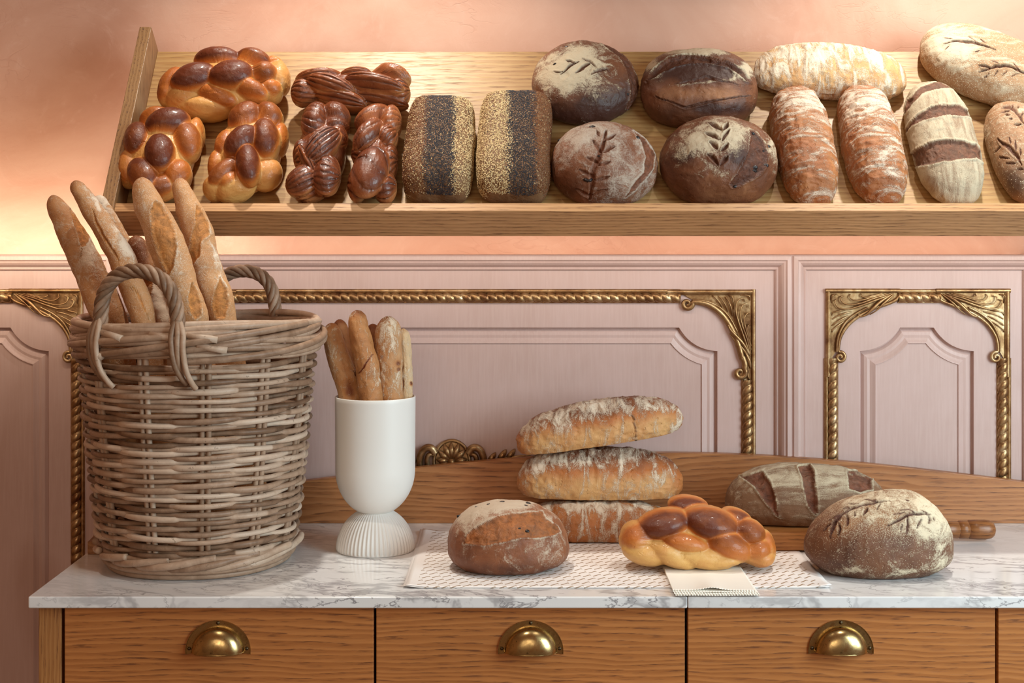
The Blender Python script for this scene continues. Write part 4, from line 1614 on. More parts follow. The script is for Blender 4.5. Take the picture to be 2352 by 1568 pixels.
tin_loaf('tin loaf striped with brown linseed, black poppy and pale sesame, left of the pair', (924, 219, 1092, 471),
         [('linseeds', 0.0, 0.36, 4200, M['flax'], 0.0019, 0.0010, 0.0005), ('poppy_seeds', 0.33, 0.72, 11000, M['poppy'], 0.0009, 0.0008, 0.0007), ('sesame_seeds', 0.70, 1.05, 3600, M['sesame'], 0.0019, 0.0011, 0.0006), ('scattered_sesame', 0.0, 0.35, 900, M['sesame'], 0.0018, 0.0010, 0.0006)], rot=-2, seed=31)
tin_loaf('tin loaf with a wide sesame stripe at its left edge, right of the pair', (1094, 208, 1268, 472),
         [('sesame_seeds', -0.1, 0.44, 6200, M['sesame'], 0.0019, 0.0011, 0.0006), ('poppy_seeds', 0.42, 0.76, 10500, M['poppy'], 0.0009, 0.0008, 0.0007), ('linseeds', 0.74, 1.1, 5200, M['flax'], 0.0020, 0.0010, 0.0005)], rot=-3, seed=32)

# ------------------------------------------------------------------ round dark loaves
zr1 = Zm(1200, 80, 7.128); zr2 = Zm(1500, 250, 6.817); zc = Zm(900, 80, 3.564); zd = Zm(1460, 40, 2.637)
def Zp(z, pts):
    return [z(*p) for p in pts]
def cut(z, pts, w_=2.2, d=0.0035):
    return ('cut', Zp(z, pts), w_, d)

loaf('round dark loaf with cream flour on its crown, on the shelf above the wheat-ear loaf', (1221, 92, 1466, 288), CR['rye'], 'shelf', size=(0.097, 0.097, 0.062, 0.04), pq=(2.1, 2.1), seed=41, group='round dark loaves on the shelf',
     attrs=lambda u, S: {'bake': 0.62 + 0 * u[:, 0], 'flour': np.full(len(u), 0.12)},
     spec=[('flour', 1330, 140, 70, 42, 10, 0.75), ('flour', 1290, 185, 55, 45, -10, 0.45), ('flour', 1370, 200, 60, 26, 0, 0.30), ('flour', 1240, 160, 20, 50, 0, 0.25), ('bake', 1400, 240, 60, 45, 0, 0.45), ('bake', 1330, 270, 90, 30, 0, 0.5), ('bake', 1250, 150, 35, 60, 0, -0.25),
           ('open', Zp(zr1, [(1290, 140), (1420, 160), (1600, 290), (1760, 460), (1850, 640), (1880, 850), (1830, 1080), (1750, 1230), (1700, 1200), (1760, 1000), (1740, 760), (1700, 560), (1560, 360), (1400, 220)]), 0.004),
           cut(zr1, [(990, 380), (1100, 440), (1160, 500), (1220, 540)], 2.0), cut(zr1, [(720, 420), (800, 440), (860, 460)], 2.0), cut(zr1, [(930, 430), (860, 470), (780, 510), (710, 580), (640, 650)], 2.2),
           cut(zr1, [(1100, 470), (1000, 520), (930, 580), (870, 625)], 2.8), cut(zr1, [(1420, 600), (1370, 550), (1290, 575), (1180, 610), (1110, 650)], 2.6), cut(zr1, [(510, 605), (600, 610), (660, 600)], 1.5)],
     lump=[(1275, 146, 0.0045), (1302, 107, 0.004), (1442, 216, 0.004)])
loaf('round reddish-brown loaf scored with a wheat ear, low on the shelf', (1265, 278, 1511, 475), CR['rye_grey'], 'shelf', size=(0.097, 0.09, 0.076, 0.042), pq=(2.15, 2.2), seed=42, group='round dark loaves on the shelf',
     attrs=lambda u, S: {'bake': 0.45 + 0 * u[:, 0], 'flour': np.full(len(u), 0.40)},
     spec=[('flour', 1350, 310, 80, 25, 10, 0.25), ('flour', 1430, 400, 60, 50, 0, 0.15), ('bake', 1320, 440, 70, 35, 0, 0.25), ('flour', 1310, 430, 60, 40, 0, -0.2),
           ('open', Zp(zc, [(1980, 790), (2080, 860), (2150, 980), (2140, 1100), (2060, 1200), (1980, 1280), (1900, 1330), (1960, 1240), (2060, 1120), (2080, 1000), (2040, 880)]), 0.003),
           cut(zc, [(1760, 780), (1740, 880), (1700, 960), (1680, 1040), (1650, 1120), (1640, 1220), (1620, 1340)], 4.5, 0.004)] +
          [cut(zc, p, 3.0, 0.0035) for p in ([(1740, 870), (1790, 840), (1830, 820)], [(1730, 960), (1780, 930), (1830, 910)], [(1690, 1070), (1740, 1055), (1790, 1040)], [(1660, 1200), (1720, 1180), (1780, 1160)], [(1640, 1320), (1700, 1290), (1770, 1260)],
                                             [(1710, 950), (1670, 910), (1640, 870)], [(1680, 1040), (1630, 1020), (1600, 1000)], [(1650, 1170), (1590, 1130), (1540, 1100)], [(1630, 1330), (1570, 1290), (1510, 1260)], [(1700, 830), (1690, 810), (1680, 790)])],
     lump=[(1361, 290, 0.0055), (1350, 413, 0.0065), (1273, 312, 0.0045), (1465, 315, 0.004), (1376, 358, 0.003)])
loaf('dark oval loaf with a burnt burst top and floured rim, upper shelf right of centre', (1471, 110, 1741, 298), CR['rye'], 'shelf', size=(0.107, 0.09, 0.06, 0.04), pq=(2.6, 2.4), seed=43,
     attrs=lambda u, S: {'bake': 0.60 + 0 * u[:, 0], 'flour': np.full(len(u), 0.02)},
     spec=[('open', Zp(zd, [(60, 400), (110, 310), (200, 240), (300, 222), (420, 235), (560, 265), (650, 320), (700, 400), (660, 385), (560, 310), (430, 280), (330, 285), (230, 300), (150, 345)]), 0.007),
           ('flour', 1590, 116, 120, 13, 0, 0.9), ('flour', 1490, 140, 24, 40, 40, 0.8), ('flour', 1715, 160, 22, 40, -40, 0.8), ('flour', 1735, 260, 12, 55, 0, 0.3),
           ('bake', 1600, 165, 110, 24, 0, 0.7), ('bake', 1640, 215, 70, 18, -4, -0.5), ('bake', 1540, 215, 50, 25, 0, -0.25), ('bake', 1650, 250, 80, 16, 0, 0.45), ('flour', 1620, 188, 70, 4, 6, 0.5),
           cut(zd, [(240, 400), (330, 385), (430, 365), (520, 385), (620, 405)], 2.0, 0.003), cut(zd, [(120, 480), (300, 545), (500, 500), (700, 470)], 2.0, 0.004)])
loaf('round dark loaf with paired leaf cuts and a raisin-filled burst, low on the shelf', (1514, 265, 1787, 476), CR['rye'], 'shelf', size=(0.107, 0.095, 0.082, 0.042), pq=(2.1, 2.15), seed=44, group='round dark loaves on the shelf',
     attrs=lambda u, S: {'bake': 0.55 + 0 * u[:, 0], 'flour': np.full(len(u), 0.05)},
     spec=[('flour', 1620, 315, 95, 45, 20, 0.72), ('flour', 1650, 380, 60, 30, 30, 0.25), ('flour', 1700, 310, 35, 35, 0, 0.3), ('flour', 1775, 350, 14, 50, 10, 0.6), ('flour', 1660, 400, 22, 14, 0, 0.4),
           ('bake', 1695, 360, 28, 24, 0, 0.7), ('bake', 1570, 360, 35, 15, 20, 0.5), ('bake', 1590, 440, 90, 25, 0, -0.05), ('bake', 1680, 440, 60, 28, 0, -0.2),
           ('open', Zp(zr2, [(1500, 320), (1620, 380), (1730, 520), (1800, 700), (1790, 870), (1700, 1000), (1560, 1110), (1380, 1200), (1240, 1240), (1190, 1180), (1330, 960), (1440, 800), (1500, 620), (1530, 450)]), 0.0045)] +
          [cut(zr2, p, 3.4, 0.005) for p in ([(870, 225), (960, 250), (1030, 300), (1080, 340)], [(820, 370), (920, 410), (1040, 480)], [(900, 520), (960, 570), (1020, 630)], [(860, 695), (950, 760), (1030, 860)],
                                             [(1160, 230), (1130, 290), (1100, 340)], [(1190, 330), (1140, 400), (1080, 500)], [(1180, 550), (1130, 610), (1070, 670)], [(1180, 740), (1110, 820), (1060, 870)])],
     lump=[(1730, 305, 0.004), (1733, 385, 0.006), (1732, 392, 0.005), (1760, 380, 0.005), (1765, 335, 0.004), (1754, 347, 0.0035), (1689, 431, 0.004)])

# ------------------------------------------------------------------ floury ciabatta on the shelf
def wrinkle(axis, amp=0.0022, seed=0, fr=70):
    def f(P, S):
        k = np.array([1.0, 1.0, 1.0]) * fr
        k[1 - axis] *= 0.35
        n_ = fbm(P * k + seed, 3, seed + 1)
        r = 1 - np.abs(n_) * 2.2
        return P + S * (r * amp + fbm(P * 30, 2, seed) * 0.002)[:, None]
    return f
loaf('pale floury ciabatta lying across the top of the shelf behind two upright ones', (1731, 96, 2083, 234), CR['ciabatta_x'], 'shelf', size=(0.14, 0.062, 0.04, 0.03), pq=(2.7, 2.3), rot=-5, seed=51, group='floury ciabattas on the shelf', shape=wrinkle(0, seed=3),
     attrs=lambda u, S: {'bake': np.full(len(u), 0.12), 'flour': np.full(len(u), 0.50)}, spec=[('flour', 1900, 120, 150, 30, 0, 0.2), ('bake', 1900, 225, 150, 25, 0, 0.25)], bend=-0.008)
loaf('upright floury ciabatta on the shelf, left of the two', (1766, 196, 1927, 474), CR['ciabatta_y'], 'shelf', size=(0.064, 0.135, 0.058, 0.032), pq=(2.9, 2.4), rot=3, seed=52, group='floury ciabattas on the shelf', shape=wrinkle(1, seed=5),
     attrs=lambda u, S: {'bake': np.full(len(u), 0.34), 'flour': np.full(len(u), 0.36)}, spec=[('flour', 1850, 220, 70, 40, 0, 0.25), ('flour', 1880, 445, 40, 18, 20, 0.2), ('bake', 1840, 360, 60, 50, 0, 0.2), ('flour', 1860, 430, 70, 30, 0, -0.12)])
loaf('upright floury ciabatta on the shelf, right of the two', (1922, 195, 2086, 474), CR['ciabatta_y'], 'shelf', size=(0.064, 0.135, 0.058, 0.032), pq=(2.9, 2.4), rot=3, seed=53, group='floury ciabattas on the shelf', shape=wrinkle(1, seed=8),
     attrs=lambda u, S: {'bake': np.full(len(u), 0.36), 'flour': np.full(len(u), 0.38)}, spec=[('flour', 1990, 230, 70, 45, 0, 0.25), ('flour', 2040, 380, 30, 60, 10, 0.2), ('bake', 2010, 420, 60, 40, 0, 0.15), ('flour', 2000, 440, 70, 30, 0, -0.1)])

# ------------------------------------------------------------------ grey banded loaf and leaf-cut loaves
zg = Zm(2060, 180, 5.226)
def band_shape(P, S):
    return P
loaf('grey floured loaf split by three dark bands, standing at the right of the shelf', (2076, 187, 2261, 472), CR['banded'], 'shelf', size=(0.068, 0.13, 0.052, 0.035), pq=(2.6, 2.3), rot=2, seed=61,
     attrs=lambda u, S: {'bake': np.full(len(u), 0.5), 'flour': np.full(len(u), 0.62)},
     spec=[('open', Zp(zg, [(60, 700), (110, 600), (240, 440), (400, 340), (560, 305), (760, 320), (880, 390), (980, 500), (1000, 600), (940, 520), (840, 460), (640, 440), (480, 470), (330, 500), (180, 580), (100, 700)]), 0.005),
           ('open', Zp(zg, [(100, 960), (200, 870), (400, 760), (600, 725), (800, 740), (950, 800), (1040, 900), (1060, 1030), (950, 960), (780, 960), (560, 1000), (360, 1040), (180, 1080), (110, 1030)]), 0.005),
           ('open', Zp(zg, [(70, 440), (120, 260), (280, 110), (440, 45), (620, 30), (800, 90), (900, 190), (800, 150), (640, 115), (460, 130), (300, 190), (180, 300), (110, 420)]), 0.003),
           ('flour', 2150, 430, 70, 30, 0, -0.10), ('bake', 2110, 430, 30, 50, 0, -0.2)])
zl = Zm(2060, 40, 7.127)
loaf('pale speckled loaf with two leaf sprigs, leaning at the top right of the shelf', (2112, 52, 2440, 262), CR['semolina_pale'], 'shelf', size=(0.145, 0.075, 0.055, 0.035), pq=(2.5, 2.3), rot=-24, seed=62,
     attrs=lambda u, S: {'bake': np.full(len(u), 0.30), 'flour': np.full(len(u), 0.42), 'speck': np.full(len(u), 0.55)},
     spec=[('flour', 2180, 100, 60, 40, -20, 0.3), ('bake', 2200, 190, 90, 20, -30, 0.2), ('flour', 2200, 195, 90, 12, -30, -0.2)] +
          [cut(zl, p, 2.4, 0.003) for p in ([(760, 440), (900, 390), (1000, 375), (1150, 395), (1320, 430), (1480, 480), (1620, 525)], [(1350, 905), (1500, 850), (1620, 800), (1750, 795), (1900, 820), (2060, 900), (2200, 960)],
                                            [(1350, 795), (1450, 800), (1530, 830)])] +
          [cut(zl, p, 1.3, 0.002) for p in ([(760, 330), (850, 340), (920, 355)], [(1160, 300), (1250, 360), (1330, 430)], [(1370, 345), (1480, 430)], [(850, 460), (780, 530)], [(1360, 535), (1250, 550)], [(1900, 740), (1960, 800), (2030, 880)], [(1540, 700), (1680, 760)],
                                            [(1520, 910), (1430, 1000)], [(1670, 860), (1610, 940)], [(1810, 880), (1740, 940)], [(2010, 895), (1890, 970)])])
loaf('yellow-grey loaf with leaf sprigs standing at the right edge of the shelf', (2259, 232, 2436, 472), CR['semolina_pale'], 'shelf', size=(0.07, 0.11, 0.052, 0.035), pq=(2.5, 2.3), rot=4, seed=63,
     attrs=lambda u, S: {'bake': np.full(len(u), 0.50), 'flour': np.full(len(u), 0.40), 'speck': np.full(len(u), 0.25)},
     spec=[('bake', 2330, 420, 30, 40, 0, 0.6), ('flour', 2320, 420, 30, 30, 0, -0.2)] +
          [cut(zg, p, 3.0, 0.003) for p in ([(1250, 360), (1340, 350), (1420, 380), (1480, 460), (1530, 560)], [(1210, 720), (1260, 790), (1370, 840), (1440, 930), (1510, 1040)])] +
          [cut(zg, p, 1.8, 0.0025) for p in ([(1250, 415), (1350, 385)], [(1300, 440), (1360, 438)], [(1350, 485), (1400, 487)], [(1410, 557), (1500, 556)], [(1390, 320), (1385, 350)], [(1460, 335), (1450, 370)], [(1520, 400), (1500, 450)],
                                             [(1170, 880), (1250, 815)], [(1230, 945), (1350, 955)], [(1310, 1025), (1430, 1020)], [(1445, 1090), (1530, 1085)], [(1420, 740), (1435, 870)], [(1345, 710), (1365, 790)], [(1480, 840), (1480, 930)])])

# ================================================================== ON THE COUNTER
# ------------------------------------------------------------------ printed paper
def mat_print():
    t = NT('printed_paper', 0.55, 0.3)
    tc = t.n('ShaderNodeTexCoord')
    sp = t.n('ShaderNodeSeparateXYZ'); t.l(tc.outputs['Object'], sp.inputs[0])
    X, Y = sp.outputs[0], sp.outputs[1]
    px, py = 0.0165, 0.0225
    # strokes run nearly along x and drift upward; each row is shifted
    yy = t.math('SUBTRACT', Y, t.math('MULTIPLY', X, 0.22))
    row = t.math('DIVIDE', yy, py)
    ri = t.math('FLOOR', row)
    rf = t.math('SUBTRACT', row, ri)
    cx = t.math('ADD', t.math('DIVIDE', X, px), t.math('MULTIPLY', ri, 0.37))
    cf = t.math('FRACT', cx)
    # S curve inside the cell
    s = t.math('SUBTRACT', cf, 0.5)
    curve = t.math('ADD', t.math('ADD', 0.5, t.math('MULTIPLY', s, 0.62)), t.math('MULTIPLY', t.math('SINE', t.math('MULTIPLY', s, 9.0)), 0.02))
    hook = t.math('MULTIPLY', t.step(s, 0.28, 0.42), -0.25)
    curve = t.math('ADD', curve, hook)
    d = t.math('ABSOLUTE', t.math('SUBTRACT', rf, curve))
    line = t.step(d, 0.125, 0.07)
    within = t.math('MULTIPLY', t.step(cf, 0.08, 0.11), t.step(cf, 0.90, 0.87))
    k = t.math('MULTIPLY', line, within)
    inx = t.math('MULTIPLY', t.math('GREATER_THAN', X, 0.018), t.math('LESS_THAN', X, 0.652))
    k = t.math('MULTIPLY', k, inx)
    c = t.mix(t.math('MULTIPLY', k, 0.9), (0.84, 0.80, 0.78), (0.27, 0.155, 0.055))
    return t.done(c, 0.5)
M['print'] = mat_print()
PX0, PX1, PY0, PY1 = -0.171, 0.497, 2.226, 2.646
def sheet(z, dx, dy, rotz, corner):
    nx, ny = 90, 60
    u, v = np.meshgrid(np.linspace(0, 1, nx), np.linspace(0, 1, ny), indexing='ij')
    x = u * (PX1 - PX0); y = v * (PY1 - PY0)
    zz = 0.0004 + 0 * u
    # lifted corners and slight cockle
    zz += 0.006 * np.exp(-((1 - u) / 0.03) ** 2 - (v / 0.06) ** 2) * corner
    zz += 0.003 * np.exp(-(u / 0.03) ** 2 - (v / 0.05) ** 2) + 0.004 * np.exp(-(u / 0.03) ** 2 - ((1 - v) / 0.06) ** 2)
    zz += 0.0010 * sstep(0.75, 1.0, np.abs(u * 2 - 1)) * (0.5 + 0.5 * np.sin(v * 9))
    P = np.stack([x, y, zz], -1).reshape(-1, 3)
    i = np.arange(nx - 1)[:, None]; j = np.arange(ny - 1)[None, :]
    Q = np.stack([i * ny + j, (i + 1) * ny + j, (i + 1) * ny + j + 1, i * ny + j + 1], -1).reshape(-1, 4)
    o = mk('printed_paper_sheet', P, Q, M['print'])
    o.location = (PX0 + dx, PY0 + dy, z)
    o.rotation_euler = (0, 0, rotz)
    m = o.modifiers.new('solid', 'SOLIDIFY'); m.thickness = 0.00025; m.offset = 1
    return o
s1_ = sheet(CT + 0.0001, 0.000, 0.0008, 0.0, 0.3)
tag(s1_, 'lower sheet of patterned wrapping paper, its white edge peeping out at the left', 'paper', 'sheets of patterned paper')
s2_ = sheet(CT + 0.0012, 0.0035, 0.003, -0.003, 0.6)
tag(s2_, 'white wrapping paper printed with short brown strokes, spread under the loaves', 'paper', 'sheets of patterned paper')
PT = CT + 0.0026     # top of the paper

# ------------------------------------------------------------------ napkin-like paper bags
M['bag'] = mat_plain('cream_paper', (0.88, 0.84, 0.76), 0.75)
def bag(z, x0, y0, wd, dp, rot, gape, label):
    nx, ny = 110, 24
    u = np.linspace(0, 1, nx); v = np.linspace(0, 1, ny)
    V, Q = [], []
    teeth = 30
    for ply in (0, 1):
        for a in u:
            zig = (abs(((a * teeth) % 1) - 0.5) * 2) * 0.0045
            for b_ in v:
                ysh = -zig * (1 - b_) ** 6 - (0.0035 if ply == 0 else 0.0) * (1 - b_) ** 3
                g = gape * math.exp(-((a - 0.47) / 0.15) ** 2) * (1 - b_) ** 2.2 if ply else 0
                droop = -0.0035 * (1 - b_) ** 5 * 0.5
                V.append((a * wd, b_ * dp + ysh, (0.0009 if ply else 0.0) + g + 0.0002 * math.sin(a * 9 + ply)))
    for ply in (0, 1):
        o_ = ply * nx * ny
        for i in range(nx - 1):
            for j in range(ny - 1):
                A = o_ + i * ny + j
                Q.append((A, A + ny, A + ny + 1, A + 1))
    o = mk('paper_bag', np.array(V), np.array(Q), M['bag'])
    o.location = (x0, y0, z); o.rotation_euler = (0, 0, rot)
    m = o.modifiers.new('solid', 'SOLIDIFY'); m.thickness = 0.0002; m.offset = 1
    return tag(o, label, 'paper bag', 'paper bags at the edge of the worktop')
bx0 = (1549 - HX) * 2.18 / F
bag(PT + 0.0002, bx0 + 0.001, 2.1775, 0.129, 0.175, 0.006, 0.0, 'bottom cream paper bag with the furthest zigzag edge, under the plaited loaf')
bag(PT + 0.0016, bx0 - 0.0005, 2.183, 0.129, 0.17, -0.003, 0.001, 'middle cream paper bag, sandwiched between the others at the worktop edge')
bag(PT + 0.0032, bx0 - 0.0015, 2.190, 0.127, 0.165, -0.010, 0.0045, 'top cream paper bag, its zigzag mouth gaping open at the worktop edge')

# ------------------------------------------------------------------ white two-part vase
def mat_ceramic():
    t = NT('matt_white_ceramic', 0.42, 0.5)
    n = t.noise(t.coord(), 90, 3, 0.5)
    return t.done((0.80, 0.79, 0.76), 0.42, t.bump(n, 0.02, 0.001))
M['ceramic'] = mat_ceramic()
VY = 2.503
VX = (862 - HX) * VY / F
vase = empty('footed_vase', (VX, VY, CT))
tag(vase, 'white footed vase with smooth cup on a ribbed dome, holding slim bread sticks', 'vase')
NECK = EYE - (1173 - HY) * (VY - 0.0) / F - CT
RIM = EYE - (921 - HY) * 2.435 / F - CT
RF = 0.0682; RB = 0.0707
prof, amp = [], []
for f in np.linspace(0, 1, 60):
    a = f * math.acos(0.030 / RF)
    prof.append((RF * math.cos(a), 0.0015 + (NECK - 0.0015) * math.sin(a) / math.sin(math.acos(0.030 / RF))))
    amp.append(0.016 * sstep(0.0, 0.04, np.array(f)) * (1 - 0.45 * f))
prof = [(0.0001, 0.0), (RF - 0.002, 0.0), (RF, 0.0008)] + prof
amp = [0, 0, 0] + [float(a) for a in amp]
V, Q = lathe(prof, 720, (56, amp))
mk('ribbed_foot', V, Q, M['ceramic'], vase)
prof = [(0.0001, NECK), (0.026, NECK)]
hc = 0.074
sn = math.sqrt(1 - (0.030 / (RB * 0.99)) ** 2)
for ph in np.linspace(math.asin(sn), 0, 60):
    prof.append((RB * 0.99 * math.cos(ph), NECK + hc - hc / sn * math.sin(ph)))
zl_ = prof[-1][1]; rl_ = prof[-1][0]
for f in np.linspace(0.05, 1, 18):
    prof.append((rl_ + (RB - rl_) * f, zl_ + (RIM - zl_) * f))
prof += [(RB - 0.0004, RIM + 0.0008), (RB - 0.0020, RIM + 0.001), (RB - 0.0028, RIM - 0.001)]
for f in np.linspace(0, 1, 12):
    prof.append((RB - 0.0032 - 0.003 * f, RIM - 0.003 - (RIM - NECK - 0.05) * f))
prof += [(0.04, NECK + 0.03), (0.0001, NECK + 0.02)]
V, Q = lathe(prof, 128)
mk('cup', V, Q, M['ceramic'], vase)

# ------------------------------------------------------------------ stick-shaped loaves
def stick(label, pts, radii, mat, spec=(), attrs=None, seed=0, name='baguette', cat='baguette', res=(72, 320), amp=0.0016, wr=0.0, group=None, low=None, twist=None, fq=26):
    """pts: world points from the foot to the tip; radii in metres"""
    nu, nv = res
    C = spline(pts, nv)
    f = np.linspace(0, 1, nv)
    r = np.interp(f, np.linspace(0, 1, len(radii)), radii)
    L = np.linalg.norm(np.diff(C, axis=0), axis=1).sum()
    e = np.clip(np.minimum(f, 1 - f) * L / (np.array(radii).max() * 1.25), 0, 1)
    r = r * np.sqrt(1 - (1 - e) ** 2.2)
    r = np.maximum(r, 0.0003)
    T = np.gradient(C, axis=0); T /= np.linalg.norm(T, axis=1, keepdims=True)
    B = np.array([0, -1.0, 0])
    N1 = B - T * (T @ B)[:, None]; N1 /= np.linalg.norm(N1, axis=1, keepdims=True)
    N2 = np.cross(T, N1)
    a = np.arange(nu) * 2 * PI / nu
    D = np.cos(a)[None, :, None] * N1[:, None] + np.sin(a)[None, :, None] * N2[:, None]
    P = (C[:, None] + D * r[:, None, None]).reshape(-1, 3)
    Df = D.reshape(-1, 3)
    d = fbm(P * fq + seed, 3, seed) * amp * 2.2
    if wr:
        # creased skin twisting along the loaf
        q = np.stack([np.cos(a)[None] * 1.1 + 0 * f[:, None], np.sin(a)[None] * 1.1 + 0 * f[:, None], (f[:, None] * L * 22 + np.sin(a)[None] * 0.7)], -1).reshape(-1, 3)
        d = d + wr * (1 - np.abs(fbm(q * 2.2 + seed, 3, seed + 2)) * 2.5)
    if twist:
        k, am = twist
        ph = (np.arange(nu)[None] / nu * 2 * PI) + f[:, None] * L * k
        d = d + (np.sin(ph) * am * (0.6 + 0.4 * np.sin(2 * ph))).reshape(-1)
    P = P + Df * d[:, None]
    i = np.arange(nv - 1)[:, None]; j = np.arange(nu)[None, :]; j2 = (j + 1) % nu
    Q = np.stack([i * nu + j, i * nu + j2, (i + 1) * nu + j2, (i + 1) * nu + j], -1).reshape(-1, 4)
    O = C[0]
    at_ = {'bake': np.full(len(P), 0.45), 'flour': np.full(len(P), 0.25), 'speck': np.zeros(len(P))}
    if attrs:
        at_.update({k: np.full(len(P), float(v)) for k, v in attrs.items()})
    ff = np.repeat(f, nu)
    at_['bake'] = at_['bake'] + 0.35 * sstep(0.93, 1.0, ff)
    return finish_loaf(name, P, Q, nu, nv, O, CNT, mat, label, cat, spec, at_, seed, group)


zb = Zm(90, 380, 3.016)
BX = (457 - HX) * 2.427 / F; BY = 2.427
def baguette(label, line, Ys, radz, foot, spec, attrs, seed, ext=None, **kw):
    """line: zoomed pixels from the tip down; Ys depth tip -> rim; foot = (x,y,z) inside the basket"""
    n = len(line)
    P = []
    for k, (x, y) in enumerate(line):
        Y = Ys[0] + (Ys[1] - Ys[0]) * k / (n - 1)
        P.append(at(*zb(x, y), Y))
    # the stored centre line starts a radius in from the tip
    P = P[::-1]
    P = [np.array(foot)] + P
    rad = [radz[-1] * 1.12 / 3.016 * 2.4 / F] + [r * 1.15 / 3.016 * 2.4 / F for r in radz[::-1]]
    # spline parameter is per segment; the foot segment is long, add a midpoint
    fill = [P[0] + (P[1] - P[0]) * k / 6 for k in range(1, 6)]
    P = [P[0]] + fill + P[1:]; rad = [rad[0]] * 6 + rad[1:]
    return stick(label, P, rad, CR['baguette'], spec, attrs, seed, group='baguettes in the wicker basket', **kw)

def op(pts, d=0.003):
    return ('open', Zp(zb, pts), d)
baguette('leftmost baguette, leaning out of the basket with a brown tip', [(88, 205), (125, 300), (190, 420), (255, 530), (325, 680), (390, 820), (450, 960), (490, 1060)], (2.43, 2.40), [38, 62, 80, 90, 98, 100, 98, 96],
         (-0.605, 2.43, 0.93),
         [op([(230, 330), (270, 360), (330, 440), (350, 500), (330, 560), (290, 560), (270, 480), (240, 400)], 0.002), cut(zb, [(215, 300), (250, 400), (270, 480), (300, 560), (290, 640)], 2.0, 0.002),
          ('flour', 200, 590, 30, 70, -30, 0.25), ('speck', 215, 620, 40, 60, -30, 0.3), ('bake', 230, 650, 14, 70, 20, 0.4), ('bake', 190, 520, 10, 80, -30, -0.2)],
         dict(bake=0.30, flour=0.30, speck=0.10), 71)
baguette('second baguette from the left, long and floury, crossing the shelf corner', [(232, 112), (295, 200), (365, 310), (430, 400), (510, 530), (575, 650), (630, 790), (685, 930), (720, 1060)], (2.36, 2.345), [38, 55, 62, 68, 72, 75, 75, 75, 75],
         (-0.550, 2.355, 0.93),
         [cut(zb, [(370, 300), (400, 400), (440, 480), (520, 600), (570, 700)], 2.0, 0.0022), cut(zb, [(640, 830), (690, 900), (720, 980), (760, 1060)], 2.0, 0.002),
          ('flour', 265, 480, 18, 70, 35, 0.55), ('flour', 290, 560, 22, 50, 30, 0.6), ('speck', 250, 500, 40, 90, 30, 0.5), ('flour', 210, 450, 12, 40, 35, 0.4)],
         dict(bake=0.34, flour=0.18, speck=0.20), 72)
baguette('baguette mostly hidden behind the second one, only its pale tip showing', [(405, 205), (430, 290), (500, 420), (590, 580), (680, 760), (760, 930), (800, 1040)], (2.455, 2.47), [36, 52, 60, 64, 66, 66, 66],
         (-0.545, 2.505, 0.93), [('flour', 232, 460, 20, 30, 0, 0.4)], dict(bake=0.30, flour=0.35, speck=0.2), 73)
baguette('short dark brown baguette in the middle of the basket behind the woven handle', [(655, 490), (690, 590), (735, 720), (780, 850), (815, 960), (835, 1060)], (2.43, 2.40), [46, 66, 74, 78, 78, 76],
         (-0.495, 2.425, 0.93),
         [op([(730, 780), (800, 775), (790, 860), (760, 930), (740, 880), (720, 830)], 0.0035), ('flour', 355, 690, 22, 40, 20, 0.9), ('flour', 372, 710, 14, 50, 20, 0.5), ('bake', 310, 580, 40, 60, 0, 0.75)],
         dict(bake=0.40, flour=0.15, speck=0.15), 74)
baguette('speckled baguette with two burst scores, in front at the centre of the basket', [(703, 82), (722, 160), (760, 270), (820, 400), (872, 520), (935, 680), (985, 830), (1040, 980), (1075, 1070)], (2.36, 2.345), [34, 62, 86, 98, 104, 100, 92, 88, 86],
         (-0.470, 2.345, 0.93),
         [op([(795, 240), (850, 270), (900, 350), (940, 440), (960, 560), (930, 700), (890, 760), (850, 700), (830, 620), (790, 520), (775, 400), (770, 300)], 0.0035),
          op([(1050, 790), (1090, 860), (1130, 950), (1130, 1040), (1080, 1070), (1040, 1010), (1030, 900)], 0.003),
          ('speck', 330, 480, 30, 90, 0, 0.6), ('speck', 410, 610, 28, 90, 0, 0.7), ('flour', 410, 600, 20, 80, 10, 0.25), ('flour', 322, 440, 20, 50, 0, 0.2)],
         dict(bake=0.22, flour=0.14, speck=0.22), 75)
baguette('rightmost baguette in the basket, pale with a long open score', [(960, 88), (988, 170), (1030, 300), (1090, 450), (1135, 620), (1180, 770), (1235, 920), (1272, 1070)], (2.43, 2.42), [32, 58, 80, 92, 96, 96, 94, 90],
         (-0.430, 2.44, 0.93),
         [op([(1085, 260), (1130, 300), (1170, 400), (1180, 480), (1130, 520), (1120, 620), (1060, 700), (1030, 640), (1040, 560), (1050, 480), (1080, 400)], 0.003),
          op([(1250, 770), (1300, 850), (1320, 960), (1290, 1060), (1220, 1060), (1190, 980), (1210, 880)], 0.003),
          ('speck', 420, 480, 26, 90, 0, 0.6), ('speck', 460, 640, 24, 80, 0, 0.8), ('flour', 500, 600, 14, 60, 15, 0.4), ('flour', 465, 630, 20, 60, 0, 0.2)],
         dict(bake=0.22, flour=0.14, speck=0.22), 76)

